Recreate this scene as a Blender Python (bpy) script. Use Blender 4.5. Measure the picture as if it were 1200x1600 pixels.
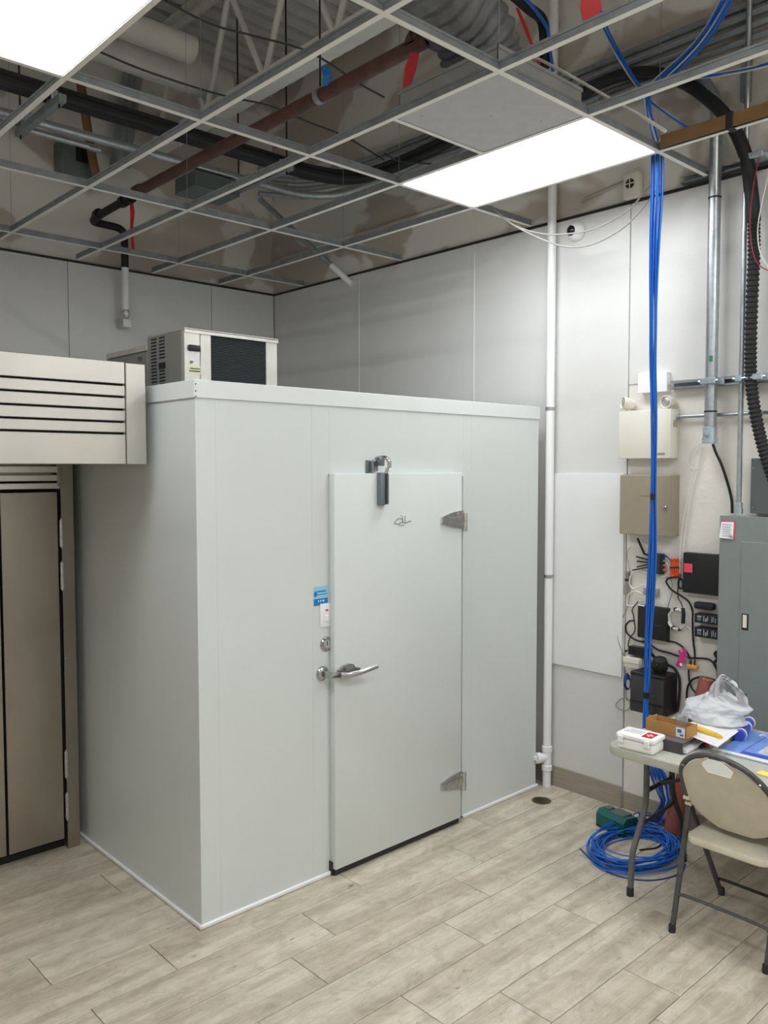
import bpy, bmesh, math, random
from mathutils import Vector, Matrix, noise
random.seed(7)
for o in list(bpy.data.objects): bpy.data.objects.remove(o)
S = bpy.context.scene
COL = S.collection

# ------------------------------------------------------------------ camera
FPX, YAW, PITCH, ROLL, CH = 1303.76, 0.823770692, 0.0530852, -0.00087616, 2.05
_f = Vector((math.cos(YAW)*math.cos(PITCH), math.sin(YAW)*math.cos(PITCH), -math.sin(PITCH)))
_r = _f.cross(Vector((0, 0, 1))).normalized(); _u = _r.cross(_f)
RIGHT = math.cos(ROLL)*_r + math.sin(ROLL)*_u
UP = -math.sin(ROLL)*_r + math.cos(ROLL)*_u
FWD = _f
CAM = Vector((0, 0, CH))
cd = bpy.data.cameras.new('camera'); cam = bpy.data.objects.new('camera', cd); COL.objects.link(cam)
cd.sensor_fit = 'VERTICAL'; cd.sensor_height = 36; cd.lens = 36*FPX/1600; cd.clip_start = 0.05; cd.clip_end = 60
cam.matrix_world = Matrix(((RIGHT.x, UP.x, -FWD.x, 0), (RIGHT.y, UP.y, -FWD.y, 0), (RIGHT.z, UP.z, -FWD.z, CH), (0, 0, 0, 1)))
S.camera = cam
S.view_settings.view_transform = 'Standard'; S.view_settings.look = 'None'
S.view_settings.gamma = 1; S.view_settings.use_curve_mapping = False
S.view_settings.exposure = 0.16
w = bpy.data.worlds.new('world'); S.world = w; w.use_nodes = True
w.node_tree.nodes['Background'].inputs[0].default_value = (0.5, 0.5, 0.52, 1)
w.node_tree.nodes['Background'].inputs[1].default_value = 0.05
PANEL_POWER = 12.0          # radiance of the ceiling light diffusers
FILL_TUBE_POWER = 75.0           # radiance of the unseen strip tubes added to brighten above the grid

def at(px, py, ax, val):
    """point of the room seen at a measured spot of the photo, on the plane axis = val (survey helper)"""
    d = FWD + RIGHT*((px-600)/FPX) - UP*((py-800)/FPX)
    return CAM + d*((val-CAM[ax])/d[ax])

# ------------------------------------------------------------------ materials
def lin(c):
    return tuple(((v/255)/12.92 if v/255 <= .04045 else ((v/255+.055)/1.055)**2.4) for v in c)
MATS = {}
def mat(name, rgb, rough=.5, metal=0., var=0., vscale=6., bump=0., bscale=40., stretch=None, spec=.5, coat=0., alpha=1., trans=0., rand=0.):
    m = bpy.data.materials.new(name); m.use_nodes = True; MATS[name] = m
    nt = m.node_tree; b = nt.nodes['Principled BSDF']
    c = lin(rgb)
    b.inputs['Base Color'].default_value = (*c, 1); b.inputs['Roughness'].default_value = rough
    b.inputs['Metallic'].default_value = metal; b.inputs['Specular IOR Level'].default_value = spec
    b.inputs['Coat Weight'].default_value = coat
    b.inputs['Alpha'].default_value = alpha; b.inputs['Transmission Weight'].default_value = trans
    tc = nt.nodes.new('ShaderNodeTexCoord'); mp = nt.nodes.new('ShaderNodeMapping')
    nt.links.new(tc.outputs['Object'], mp.inputs[0])
    if stretch: mp.inputs['Scale'].default_value = stretch
    if var > 0:
        n = nt.nodes.new('ShaderNodeTexNoise'); n.inputs['Scale'].default_value = vscale; n.inputs['Detail'].default_value = 6
        nt.links.new(mp.outputs[0], n.inputs['Vector'])
        r = nt.nodes.new('ShaderNodeValToRGB')
        r.color_ramp.elements[0].position = .3; r.color_ramp.elements[1].position = .7
        r.color_ramp.elements[0].color = (*[v*(1-var) for v in c], 1); r.color_ramp.elements[1].color = (*[min(1, v*(1+var)) for v in c], 1)
        nt.links.new(n.outputs['Fac'], r.inputs[0]); nt.links.new(r.outputs[0], b.inputs['Base Color'])
    if bump > 0:
        n2 = nt.nodes.new('ShaderNodeTexNoise'); n2.inputs['Scale'].default_value = bscale; n2.inputs['Detail'].default_value = 4
        nt.links.new(mp.outputs[0], n2.inputs['Vector'])
        bp = nt.nodes.new('ShaderNodeBump'); bp.inputs['Strength'].default_value = bump; bp.inputs['Distance'].default_value = .01
        nt.links.new(n2.outputs['Fac'], bp.inputs['Height']); nt.links.new(bp.outputs[0], b.inputs['Normal'])
    return m

mat('wall_panel', (216, 215, 212), .36, var=.02, vscale=1.5, bump=.25, bscale=9)
mat('wall_rough', (226, 221, 213), .7, var=.05, vscale=5, bump=.2, bscale=30)
mat('board_white', (232, 232, 231), .45, var=.015, vscale=4)
mat('room_wall', (236, 236, 234), .6)
mat('seam', (205, 205, 203), .4)
mat('shadow_gap', (40, 38, 36), .6)  # near-black colour standing in for the shade in a gap
mat('cooler_skin', (214, 219, 216), .27, bump=.03, bscale=300, var=.008, vscale=3)
mat('cooler_trim', (222, 226, 224), .3)
mat('pvc_white', (240, 240, 240), .4)
mat('base_tile', (158, 148, 134), .55, var=.12, vscale=6, stretch=(1, .6, 14))
mat('grout', (128, 118, 106), .8)
mat('steel', (208, 204, 197), .3, 1., var=.07, vscale=3, bump=.03, bscale=8)
mat('steel_door', (160, 152, 142), .3, 1., var=.1, vscale=2.5, bump=.04, bscale=6, stretch=(1.6, 1, .8))
mat('chrome', (178, 178, 178), .16, 1.)
mat('hinge_metal', (205, 205, 202), .32, 1., var=.15, vscale=40)
mat('galv', (176, 182, 184), .36, .85, var=.12, vscale=30)
mat('galv_dark', (146, 152, 154), .5, .4, var=.15, vscale=20)
mat('zinc', (186, 200, 208), .35, .8, var=.15, vscale=60)
mat('tee_white', (236, 234, 228), .4)
mat('black', (18, 18, 19), .5)
mat('black_gloss', (14, 14, 16), .25)
mat('black_soft', (26, 26, 28), .65)
mat('charcoal', (52, 53, 53), .5, var=.05, vscale=20)
mat('gap', (6, 6, 6), .9)
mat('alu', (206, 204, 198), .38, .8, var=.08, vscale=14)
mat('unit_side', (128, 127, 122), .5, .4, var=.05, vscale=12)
mat('coil', (62, 68, 71), .5, .4)
mat('closer_grey', (120, 130, 136), .4, .5)
mat('deck', (206, 202, 196), .7, .0, var=.12, vscale=5)
mat('joist_paint', (226, 224, 218), .6, var=.06, vscale=6)
mat('duct_white', (214, 210, 203), .55, var=.05, vscale=6)
mat('sprinkler', (94, 64, 56), .5, .2, var=.25, vscale=18)
mat('black_iron', (44, 38, 36), .5, .4, var=.2, vscale=30)
mat('red', (196, 30, 34), .5)
mat('dark_red', (150, 34, 38), .5, var=.1)
mat('flex', (118, 120, 123), .55, .35, var=.22, vscale=16, bump=.5, bscale=24)
mat('plenum', (170, 171, 170), .5, .5, var=.1, vscale=9)
mat('tile_grey', (188, 188, 190), .7, var=.05, vscale=12)
mat('blue_cable', (24, 108, 206), .4)
mat('navy_cable', (22, 66, 146), .45)
mat('white_cable', (226, 224, 218), .45)
mat('grey_cable', (150, 146, 140), .5)
mat('orange_cable', (232, 92, 34), .5)
mat('brown_card', (122, 92, 58), .75, var=.1, vscale=10)
mat('ivory', (226, 222, 208), .45)
mat('tan_box', (152, 141, 122), .5, var=.03, vscale=20)
mat('panel_grey', (126, 134, 132), .45, var=.03, vscale=8)
mat('panel_dark', (96, 104, 102), .45, var=.04, vscale=8)
mat('teal', (10, 92, 88), .45)
mat('teal_grey', (84, 100, 96), .45)
mat('roll_red', (146, 82, 72), .65, var=.08, vscale=10)
mat('table_top', (184, 184, 172), .55, var=.04, vscale=20, bump=.08, bscale=160)
mat('table_leg', (104, 104, 102), .45, .3, var=.15, vscale=30)
mat('table_leg_dark', (58, 56, 54), .5, .3, var=.15, vscale=30)
mat('chair_frame', (86, 88, 88), .45, .4, var=.2, vscale=30)
mat('chair_plastic', (214, 207, 188), .55, var=.08, vscale=9, bump=.08, bscale=140)
mat('aid_white', (246, 246, 244), .4)
mat('cardboard', (182, 138, 84), .75, var=.06, vscale=16)
mat('paper', (238, 236, 238), .6)
mat('binder', (74, 72, 74), .55, var=.08, vscale=20)
mat('binder_spine', (106, 96, 96), .6, var=.08, vscale=20)
mat('banana', (232, 196, 70), .55, var=.12, vscale=20)
mat('note_yellow', (248, 226, 120), .6)
mat('sticker_blue', (24, 122, 196), .5)
mat('sticker_pale', (150, 206, 228), .5)
mat('print_grey', (150, 160, 170), .6)
mat('print_blue', (60, 110, 190), .5)
mat('print_white', (238, 240, 244), .5)
mat('pink_label', (240, 78, 96), .5)
mat('pink_card', (214, 84, 100), .5)
mat('magenta', (198, 60, 128), .5, var=.15, vscale=40)
mat('amber', (236, 160, 70), .4)
mat('green', (40, 130, 70), .5)
mat('label_yellow', (206, 206, 168), .5)
mat('rubber', (44, 40, 40), .7)
mat('brass', (120, 104, 76), .35, .8, var=.25, vscale=50)
mat('drain_dark', (58, 50, 42), .4, .5)
mat('lens', (70, 70, 66), .15, .3)
mat('gasket', (196, 200, 200), .5)
mat('clear', (240, 244, 246), .08, trans=.85)

def emit_mat(name, rgb, s):
    m = bpy.data.materials.new(name); m.use_nodes = True; MATS[name] = m
    b = m.node_tree.nodes['Principled BSDF']; b.inputs['Base Color'].default_value = (.9, .9, .9, 1)
    b.inputs['Emission Color'].default_value = (*lin(rgb), 1); b.inputs['Emission Strength'].default_value = s
emit_mat('led', (246, 250, 254), PANEL_POWER)
emit_mat('fill_tube_glow', (252, 250, 246), FILL_TUBE_POWER)

def bag_mat():
    m = bpy.data.materials.new('bag_film'); m.use_nodes = True; MATS['bag_film'] = m
    nt = m.node_tree; b = nt.nodes['Principled BSDF']; out = nt.nodes['Material Output']
    b.inputs['Base Color'].default_value = (.93, .94, .96, 1); b.inputs['Roughness'].default_value = .3
    nz = nt.nodes.new('ShaderNodeTexNoise'); nz.inputs['Scale'].default_value = 38; nz.inputs['Detail'].default_value = 5; nz.inputs['Distortion'].default_value = 1.2
    bpn = nt.nodes.new('ShaderNodeBump'); bpn.inputs['Strength'].default_value = .35; bpn.inputs['Distance'].default_value = .01; nt.links.new(nz.outputs['Fac'], bpn.inputs['Height']); nt.links.new(bpn.outputs[0], b.inputs['Normal'])
    t = nt.nodes.new('ShaderNodeBsdfTranslucent'); t.inputs[0].default_value = (.9, .92, .95, 1)
    mx = nt.nodes.new('ShaderNodeMixShader'); mx.inputs[0].default_value = .35
    nt.links.new(b.outputs[0], mx.inputs[1]); nt.links.new(t.outputs[0], mx.inputs[2]); nt.links.new(mx.outputs[0], out.inputs[0])
bag_mat()

def drywall_mat():
    m = bpy.data.materials.new('drywall'); m.use_nodes = True; MATS['drywall'] = m
    nt = m.node_tree; b = nt.nodes['Principled BSDF']; b.inputs['Roughness'].default_value = .85
    tc = nt.nodes.new('ShaderNodeTexCoord'); mp = nt.nodes.new('ShaderNodeMapping'); mp.inputs['Scale'].default_value = (.55, .55, .8)
    nt.links.new(tc.outputs['Object'], mp.inputs[0])
    n = nt.nodes.new('ShaderNodeTexNoise'); n.inputs['Scale'].default_value = 2.2; n.inputs['Detail'].default_value = 3; n.inputs['Distortion'].default_value = .6
    nt.links.new(mp.outputs[0], n.inputs['Vector'])
    r = nt.nodes.new('ShaderNodeValToRGB'); e = r.color_ramp.elements
    e[0].position = .46; e[0].color = (*lin((188, 177, 165)), 1); e[1].position = .5; e[1].color = (*lin((222, 218, 210)), 1)
    nt.links.new(n.outputs['Fac'], r.inputs[0]); nt.links.new(r.outputs[0], b.inputs['Base Color'])
drywall_mat()

def floor_tile_mat():
    m = bpy.data.materials.new('floor_tile'); m.use_nodes = True; MATS['floor_tile'] = m
    nt = m.node_tree; N = nt.nodes.new; L = nt.links.new
    b = nt.nodes['Principled BSDF']; b.inputs['Roughness'].default_value = .42
    tc = N('ShaderNodeTexCoord'); oi = N('ShaderNodeObjectInfo')
    mul = N('ShaderNodeMath'); mul.operation = 'MULTIPLY'; mul.inputs[1].default_value = 57.3; L(oi.outputs['Random'], mul.inputs[0])
    cx = N('ShaderNodeCombineXYZ'); L(mul.outputs[0], cx.inputs[0]); L(mul.outputs[0], cx.inputs[1])
    add = N('ShaderNodeVectorMath'); L(tc.outputs['Object'], add.inputs[0]); L(cx.outputs[0], add.inputs[1])
    # printed boards: two or three across each tile
    mpb = N('ShaderNodeMapping'); mpb.inputs['Scale'].default_value = (.45, 9, 1); L(add.outputs[0], mpb.inputs[0])
    nb = N('ShaderNodeTexNoise'); nb.inputs['Scale'].default_value = 1.2; nb.inputs['Detail'].default_value = 2; L(mpb.outputs[0], nb.inputs['Vector'])
    rb = N('ShaderNodeValToRGB'); e = rb.color_ramp.elements
    e[0].position = .38; e[0].color = (*lin((186, 175, 157)), 1); e[1].position = .58; e[1].color = (*lin((209, 200, 183)), 1)
    L(nb.outputs['Fac'], rb.inputs[0])
    # cloudy weathering
    mpc = N('ShaderNodeMapping'); mpc.inputs['Scale'].default_value = (4.2, 7.5, 1); L(add.outputs[0], mpc.inputs[0])
    nc = N('ShaderNodeTexNoise'); nc.inputs['Scale'].default_value = 1.6; nc.inputs['Detail'].default_value = 12; nc.inputs['Roughness'].default_value = .74; nc.inputs['Distortion'].default_value = .8; L(mpc.outputs[0], nc.inputs['Vector'])
    rc = N('ShaderNodeValToRGB'); e = rc.color_ramp.elements
    e[0].position = .36; e[0].color = (.70, .68, .65, 1); e[1].position = .58; e[1].color = (1.04, 1.04, 1.03, 1)
    L(nc.outputs['Fac'], rc.inputs[0])
    m0 = N('ShaderNodeMix'); m0.data_type = 'RGBA'; m0.blend_type = 'MULTIPLY'; m0.inputs[0].default_value = .8
    L(rb.outputs[0], m0.inputs[6]); L(rc.outputs[0], m0.inputs[7])
    # fine grain along the board
    mpg = N('ShaderNodeMapping'); mpg.inputs['Scale'].default_value = (4, 60, 1); L(add.outputs[0], mpg.inputs[0])
    ng = N('ShaderNodeTexNoise'); ng.inputs['Scale'].default_value = 2; ng.inputs['Detail'].default_value = 6; L(mpg.outputs[0], ng.inputs['Vector'])
    rg = N('ShaderNodeValToRGB'); e = rg.color_ramp.elements
    e[0].position = .3; e[0].color = (.91, .9, .89, 1); e[1].position = .6; e[1].color = (1, 1, 1, 1)
    L(ng.outputs['Fac'], rg.inputs[0])
    m1 = N('ShaderNodeMix'); m1.data_type = 'RGBA'; m1.blend_type = 'MULTIPLY'; m1.inputs[0].default_value = 1
    L(m0.outputs[2], m1.inputs[6]); L(rg.outputs[0], m1.inputs[7])
    # small dark knots and scuffs
    mps = N('ShaderNodeMapping'); mps.inputs['Scale'].default_value = (5, 11, 1); L(add.outputs[0], mps.inputs[0])
    ns = N('ShaderNodeTexNoise'); ns.inputs['Scale'].default_value = 2.4; ns.inputs['Detail'].default_value = 7; ns.inputs['Roughness'].default_value = .7; L(mps.outputs[0], ns.inputs['Vector'])
    rs = N('ShaderNodeValToRGB'); e = rs.color_ramp.elements
    e[0].position = .315; e[0].color = (.34, .30, .27, 1); e[1].position = .405; e[1].color = (1, 1, 1, 1)
    L(ns.outputs['Fac'], rs.inputs[0])
    m2 = N('ShaderNodeMix'); m2.data_type = 'RGBA'; m2.blend_type = 'MULTIPLY'; nm = N('ShaderNodeTexNoise'); nm.inputs['Scale'].default_value = 3.5; nm.inputs['Detail'].default_value = 2; L(add.outputs[0], nm.inputs['Vector'])
    rm = N('ShaderNodeMapRange'); rm.inputs[1].default_value = .47; rm.inputs[2].default_value = .62; rm.inputs[3].default_value = .12; rm.inputs[4].default_value = .95; L(nm.outputs['Fac'], rm.inputs[0]); L(rm.outputs[0], m2.inputs[0])
    L(m1.outputs[2], m2.inputs[6]); L(rs.outputs[0], m2.inputs[7])
    # thin dark line between two printed boards of a tile
    sx = N('ShaderNodeSeparateXYZ'); L(tc.outputs['Object'], sx.inputs[0])
    fr_ = N('ShaderNodeMath'); fr_.operation = 'FRACT'; L(mul.outputs[0], fr_.inputs[0])
    of = N('ShaderNodeMath'); of.operation = 'MULTIPLY_ADD'; of.inputs[1].default_value = .16; of.inputs[2].default_value = -.08; L(fr_.outputs[0], of.inputs[0])
    wv = N('ShaderNodeMath'); wv.operation = 'MULTIPLY_ADD'; wv.inputs[1].default_value = .012; L(nb.outputs['Fac'], wv.inputs[0]); L(of.outputs[0], wv.inputs[2])
    df = N('ShaderNodeMath'); df.operation = 'SUBTRACT'; L(sx.outputs[1], df.inputs[0]); L(wv.outputs[0], df.inputs[1])
    ab = N('ShaderNodeMath'); ab.operation = 'ABSOLUTE'; L(df.outputs[0], ab.inputs[0])
    rl = N('ShaderNodeMapRange'); rl.inputs[1].default_value = .0006; rl.inputs[2].default_value = .0028; rl.inputs[3].default_value = .76; rl.inputs[4].default_value = 1; L(ab.outputs[0], rl.inputs[0])
    m4 = N('ShaderNodeMix'); m4.data_type = 'RGBA'; m4.blend_type = 'MULTIPLY'; m4.inputs[0].default_value = 1
    L(m2.outputs[2], m4.inputs[6]); L(rl.outputs[0], m4.inputs[7]); m2 = m4
    rt = N('ShaderNodeMapRange'); rt.inputs[3].default_value = .95; rt.inputs[4].default_value = 1.03; L(oi.outputs['Random'], rt.inputs[0])
    m3 = N('ShaderNodeMix'); m3.data_type = 'RGBA'; m3.blend_type = 'MULTIPLY'; m3.inputs[0].default_value = 1
    L(m2.outputs[2], m3.inputs[6]); L(rt.outputs[0], m3.inputs[7])
    L(m3.outputs[2], b.inputs['Base Color'])
    bp = N('ShaderNodeBump'); bp.inputs['Strength'].default_value = .12; bp.inputs['Distance'].default_value = .004
    L(nc.outputs['Fac'], bp.inputs['Height']); L(bp.outputs[0], b.inputs['Normal'])
floor_tile_mat()

# ------------------------------------------------------------------ mesh helpers
class MB:
    def __init__(s, xf=None): s.v = []; s.f = []; s.mi = []; s.sm = []; s.xf = xf
    def add(s, vs, fs, mi=0, smooth=True):
        o = len(s.v)
        for p in vs:
            p = Vector(p); s.v.append(s.xf @ p if s.xf else p)
        for f in fs: s.f.append([i+o for i in f]); s.mi.append(mi)
        return s
    def bm(s, bm, mi=0):
        bm.verts.index_update()
        s.add([v.co.copy() for v in bm.verts], [[v.index for v in f.verts] for f in bm.faces], mi); bm.free(); return s
    def box(s, a, b, bev=0., seg=2, mi=0, rot=None, about=None):
        a = Vector(a); b = Vector(b); lo = Vector(map(min, a, b)); hi = Vector(map(max, a, b))
        bm = bmesh.new(); bmesh.ops.create_cube(bm, size=1)
        d = hi-lo; c = (lo+hi)/2
        for v in bm.verts: v.co = Vector((v.co.x*d.x, v.co.y*d.y, v.co.z*d.z))
        if bev > 0: bmesh.ops.bevel(bm, geom=list(bm.edges), offset=min(bev, min(d)*.49), segments=seg, profile=.5, affect='EDGES')
        for v in bm.verts: v.co = v.co+c
        if rot is not None:
            p = Vector(about) if about is not None else c
            for v in bm.verts: v.co = rot @ (v.co-p)+p
        return s.bm(bm, mi)
    def cyl(s, p0, p1, r, r2=None, seg=16, mi=0, cap=True):
        return s.tube([p0, p1], r, seg, mi, r_end=r2, spline=False, cap=cap)
    def tube(s, pts, r, seg=8, mi=0, r_end=None, spline=True, sub=6, cap=True, closed=False, rfun=None, flat=1.):
        pts = [Vector(p) for p in pts]
        if spline and len(pts) > 2: pts = catmull(pts, sub, closed)
        n = len(pts); vs = []; fs = []
        T = []
        for i in range(n):
            if closed: t = pts[(i+1) % n]-pts[i-1]
            else: t = pts[min(i+1, n-1)]-pts[max(i-1, 0)]
            T.append(t.normalized() if t.length > 1e-9 else Vector((0, 0, 1)))
        up = Vector((0, 0, 1)) if abs(T[0].z) < .9 else Vector((1, 0, 0))
        nrm = (up-T[0]*up.dot(T[0])).normalized()
        for i in range(n):
            nrm = (nrm-T[i]*nrm.dot(T[i]))
            nrm = nrm.normalized() if nrm.length > 1e-6 else T[i].orthogonal().normalized()
            bn = T[i].cross(nrm)
            k = i/(n-1) if n > 1 else 0
            rr = rfun(i, k) if rfun else (r if r_end is None else r+(r_end-r)*k)
            for j in range(seg):
                a = 2*math.pi*j/seg
                vs.append(pts[i]+nrm*(math.cos(a)*rr)+bn*(math.sin(a)*rr*flat))
        m = n if closed else n-1
        for i in range(m):
            for j in range(seg):
                a = i*seg+j; b = i*seg+(j+1) % seg; c = ((i+1) % n)*seg+(j+1) % seg; d = ((i+1) % n)*seg+j
                fs.append([a, b, c, d])
        if cap and not closed:
            fs.append(list(range(seg))[::-1]); fs.append([(n-1)*seg+j for j in range(seg)])
        return s.add(vs, fs, mi)
    def lathe(s, prof, c, axis=(0, 0, 1), seg=24, mi=0):
        ax = Vector(axis).normalized(); e1 = ax.orthogonal().normalized(); e2 = ax.cross(e1); c = Vector(c)
        vs = []; fs = []; n = len(prof)
        for r, h in prof:
            for j in range(seg):
                a = 2*math.pi*j/seg; vs.append(c+ax*h+e1*(r*math.cos(a))+e2*(r*math.sin(a)))
        for i in range(n-1):
            for j in range(seg): fs.append([i*seg+j, i*seg+(j+1) % seg, (i+1)*seg+(j+1) % seg, (i+1)*seg+j])
        if prof[0][0] > 1e-6: fs.append(list(range(seg))[::-1])
        if prof[-1][0] > 1e-6: fs.append([(n-1)*seg+j for j in range(seg)])
        return s.add(vs, fs, mi)
    def prism(s, poly, o, ex, ey, ez, depth, mi=0):
        """polygon (u,v) placed at o with axes ex,ey and extruded along ez by depth"""
        o = Vector(o); ex = Vector(ex); ey = Vector(ey); ez = Vector(ez); n = len(poly)
        vs = [o+ex*u+ey*v for u, v in poly]+[o+ex*u+ey*v+ez*depth for u, v in poly]
        fs = [list(range(n))[::-1], [n+i for i in range(n)]]+[[i, (i+1) % n, n+(i+1) % n, n+i] for i in range(n)]
        return s.add(vs, fs, mi)

def catmull(P, sub, closed=False):
    n = len(P); out = []
    rng = range(n) if closed else range(n-1)
    for i in rng:
        p0 = P[(i-1) % n] if closed or i > 0 else P[0]*2-P[1]
        p1 = P[i]; p2 = P[(i+1) % n]
        p3 = P[(i+2) % n] if closed or i+2 < n else P[-1]*2-P[-2]
        for k in range(sub):
            t = k/sub
            out.append(.5*((2*p1)+(p2-p0)*t+(2*p0-5*p1+4*p2-p3)*t*t+(3*p1-p0-3*p2+p3)*t**3))
    if not closed: out.append(P[-1])
    return out

def wloc(o):
    v = Vector((0, 0, 0))
    while o: v += o.location; o = o.parent
    return v
def build(mb, name, mats, parent=None, base=None, angle=35):
    me = bpy.data.meshes.new(name)
    if parent is not None: off = wloc(parent)
    elif base is not None: off = Vector(base)
    else:
        xs = [v.x for v in mb.v]; ys = [v.y for v in mb.v]; zs = [v.z for v in mb.v]
        off = Vector(((min(xs)+max(xs))/2, (min(ys)+max(ys))/2, min(zs)))
    me.from_pydata([v-off for v in mb.v], [], mb.f)
    for m in ([mats] if isinstance(mats, str) else mats): me.materials.append(MATS[m])
    for p, i in zip(me.polygons, mb.mi): p.material_index = i
    bm = bmesh.new(); bm.from_mesh(me); bmesh.ops.recalc_face_normals(bm, faces=bm.faces); bm.to_mesh(me); bm.free()
    me.shade_smooth(); me.set_sharp_from_angle(angle=math.radians(angle)); me.update()
    o = bpy.data.objects.new(name, me); COL.objects.link(o)
    if parent is not None: o.parent = parent
    else: o.location = off
    return o
def tag(o, label, cat, group=None):
    o['label'] = label; o['category'] = cat
    if group: o['group'] = group
    return o
def thing(name, label, cat, loc=(0, 0, 0), group=None):
    o = bpy.data.objects.new(name, None); COL.objects.link(o); o.location = loc; o.empty_display_size = .1
    return tag(o, label, cat, group)
def single(mb, name, mats, label, cat, group=None, base=None):
    return tag(build(mb, name, mats, None, base), label, cat, group)
def struct(o): o['kind'] = 'structure'; return o
def setting(name, loc=(0, 0, 0)):
    o = bpy.data.objects.new(name, None); COL.objects.link(o); o.location = loc; return struct(o)
def inst(src, name, loc, parent):
    o = src.copy(); o.name = name; COL.objects.link(o); o.parent = parent; o.location = loc; return o
def text_mesh(txt, size, o, ex, ey, mi, parent, name, m, depth=.0006):
    cu = bpy.data.curves.new('t', 'FONT'); cu.body = txt; cu.size = size; cu.extrude = depth
    ob = bpy.data.objects.new('t', cu); COL.objects.link(ob)
    dg = bpy.context.evaluated_depsgraph_get(); me = ob.evaluated_get(dg).to_mesh()
    ex = Vector(ex); ey = Vector(ey); ez = ex.cross(ey); b = MB()
    b.add([Vector(o)+ex*v.co.x+ey*v.co.y+ez*v.co.z for v in me.vertices], [list(p.vertices) for p in me.polygons])
    ob.evaluated_get(dg).to_mesh_clear(); bpy.data.objects.remove(ob)
    return build(b, name, m, parent)

# ------------------------------------------------------------------ room numbers
XW, XR, YB, ZC, ZD = 4.405, 4.425, 6.20, 3.60, 5.35       # panelled wall, bare wall, back wall, ceiling grid, deck
XL, YF = -3.6, -3.6

# floor ------------------------------------------------------------
fl = MB().box((XL, YF, -.1), (XR+.1, YB+.1, -.006)); floor = struct(build(fl, 'floor', 'grout', base=(0, 0, -.1)))
TL, TW, G = 1.0, .2475, .003
rows = {-1: .7, 0: 2.263, 1: 1.628, 2: 1.21, 3: 2.55, 4: 1.74, -2: 2.02, -3: 2.686, -4: 2.18, -5: 2.48, -6: 2.97, -7: 2.35, -8: 2.75, 5: 2.1}
rows = {0: 2.263, 1: 1.628, 2: 1.21, 3: 1.9, 4: 1.74, -1: 2.02, -2: 2.686, -3: 2.18, -4: 2.48, -5: 2.97}
Y0 = 2.757
tile_cache = {}
def tile_mesh(L):
    k = round(L, 3)
    if k not in tile_cache:
        b = MB().box((-L/2+G/2, -TW/2+G/2, -.012), (L/2-G/2, TW/2-G/2, 0), .0012, 1)
        o = build(b, 'tile', 'floor_tile', base=(0, 0, 0)); tile_cache[k] = o.data; bpy.data.objects.remove(o)
    return tile_cache[k]
ntile = 0
for k in range(-27, 14):
    y = Y0+TW*k
    if y > YB or y < YF: continue
    x0 = rows.get(k, 2.0+((k*.37) % 1.0)) % 1.0
    i = math.floor(XL-x0)
    while x0+i < XR:
        a = max(x0+i, XL); b = min(x0+i+1, XW if y > 2.6 else XR); i += 1
        if b-a < .02: continue
        if a > 1.95 and b < 4.25 and y > 3.3: continue      # below the cold room
        if (a < -.2 and (y > 0 or y < 0)) or y < .2: continue
        o = bpy.data.objects.new('tile', tile_mesh(b-a)); COL.objects.link(o); o.parent = floor
        o.location = Vector(((a+b)/2, y+TW/2, 0))-wloc(floor); ntile += 1
# the rest of the floor, out of view: one slab with the same finish
rest = MB().box((XL, YF, -.012), (XR, .2, -.0005)).box((XL, .2, -.012), (-.75, YB, -.0005)); build(rest, 'tile_field', 'floor_tile', floor)['kind'] = 'stuff'

# back wall --------------------------------------------------------
wb = struct(build(MB().box((XL-.1, YB+.04, -.05), (XR+.2, YB+.2, ZD+.2)), 'wall_back', 'drywall', base=(0, YB+.04, 0)))
xs = [XL, -2.33, -1.11, .107, 1.326, 2.545, 3.765, XW-.002]
for a, b in zip(xs, xs[1:]):
    build(MB().box((a+.002, YB, 0), (b-.002, YB+.04, ZC-.02), .002, 1), 'panel', 'wall_panel', wb)
build(MB().box((XL, YB-.004, ZC-.02), (XW, YB+.04, ZC-.004)), 'shadow_gap_strip', 'shadow_gap', wb)  # dark strip painted in for the shadow gap above the panels
# right wall -------------------------------------------------------
wr = struct(build(MB().box((XR, YF-.1, -.05), (XR+.15, YB+.04, ZD+.2)), 'wall_right', 'drywall', base=(XR, 0, 0)))
ysm = [6.2, 5.053, 3.848, 2.645]
for a, b in zip(ysm[1:], ysm):
    build(MB().box((XW, a+.002, 0), (XR, b-.002, ZC-.02), .002, 1), 'panel', 'wall_panel', wr)
    if a > 3: build(MB().box((XW-.004, a-.011, .13), (XW+.01, a+.011, ZC-.02), .002, 1), 'seam_batten', 'wall_panel', wr)
for a, b in [(1.43, 2.645), (.21, 1.43), (-1.0, .21), (YF, -1.0)]:
    build(MB().box((XW+.002, a+.002, 2.535), (XR, b-.002, ZC-.02), .002, 1), 'panel', 'wall_panel', wr)
build(MB().box((XR-.012, YF, 0), (XR, 2.643, 2.535)), 'bare_board', 'wall_rough', wr)
build(MB().box((XW-.004, YF, ZC-.02), (XR, YB, ZC-.004)), 'shadow_gap_strip', 'shadow_gap', wr)  # same painted shadow line along the right wall
build(MB().box((XW+.004, YF, ZC+.3), (XR, YB, ZC+.304)).box((XW+.012, YF, ZC-.004), (XR, YB, ZC+.3)), 'drywall_board', 'drywall', wr)
# the two walls out of view
struct(build(MB().box((XL-.15, YF-.1, -.05), (XL, YB+.04, ZD+.2)), 'wall_left', 'room_wall'))
struct(build(MB().box((XL, YF-.15, -.05), (XR, YF, ZD+.2)), 'wall_front', 'room_wall'))
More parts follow.
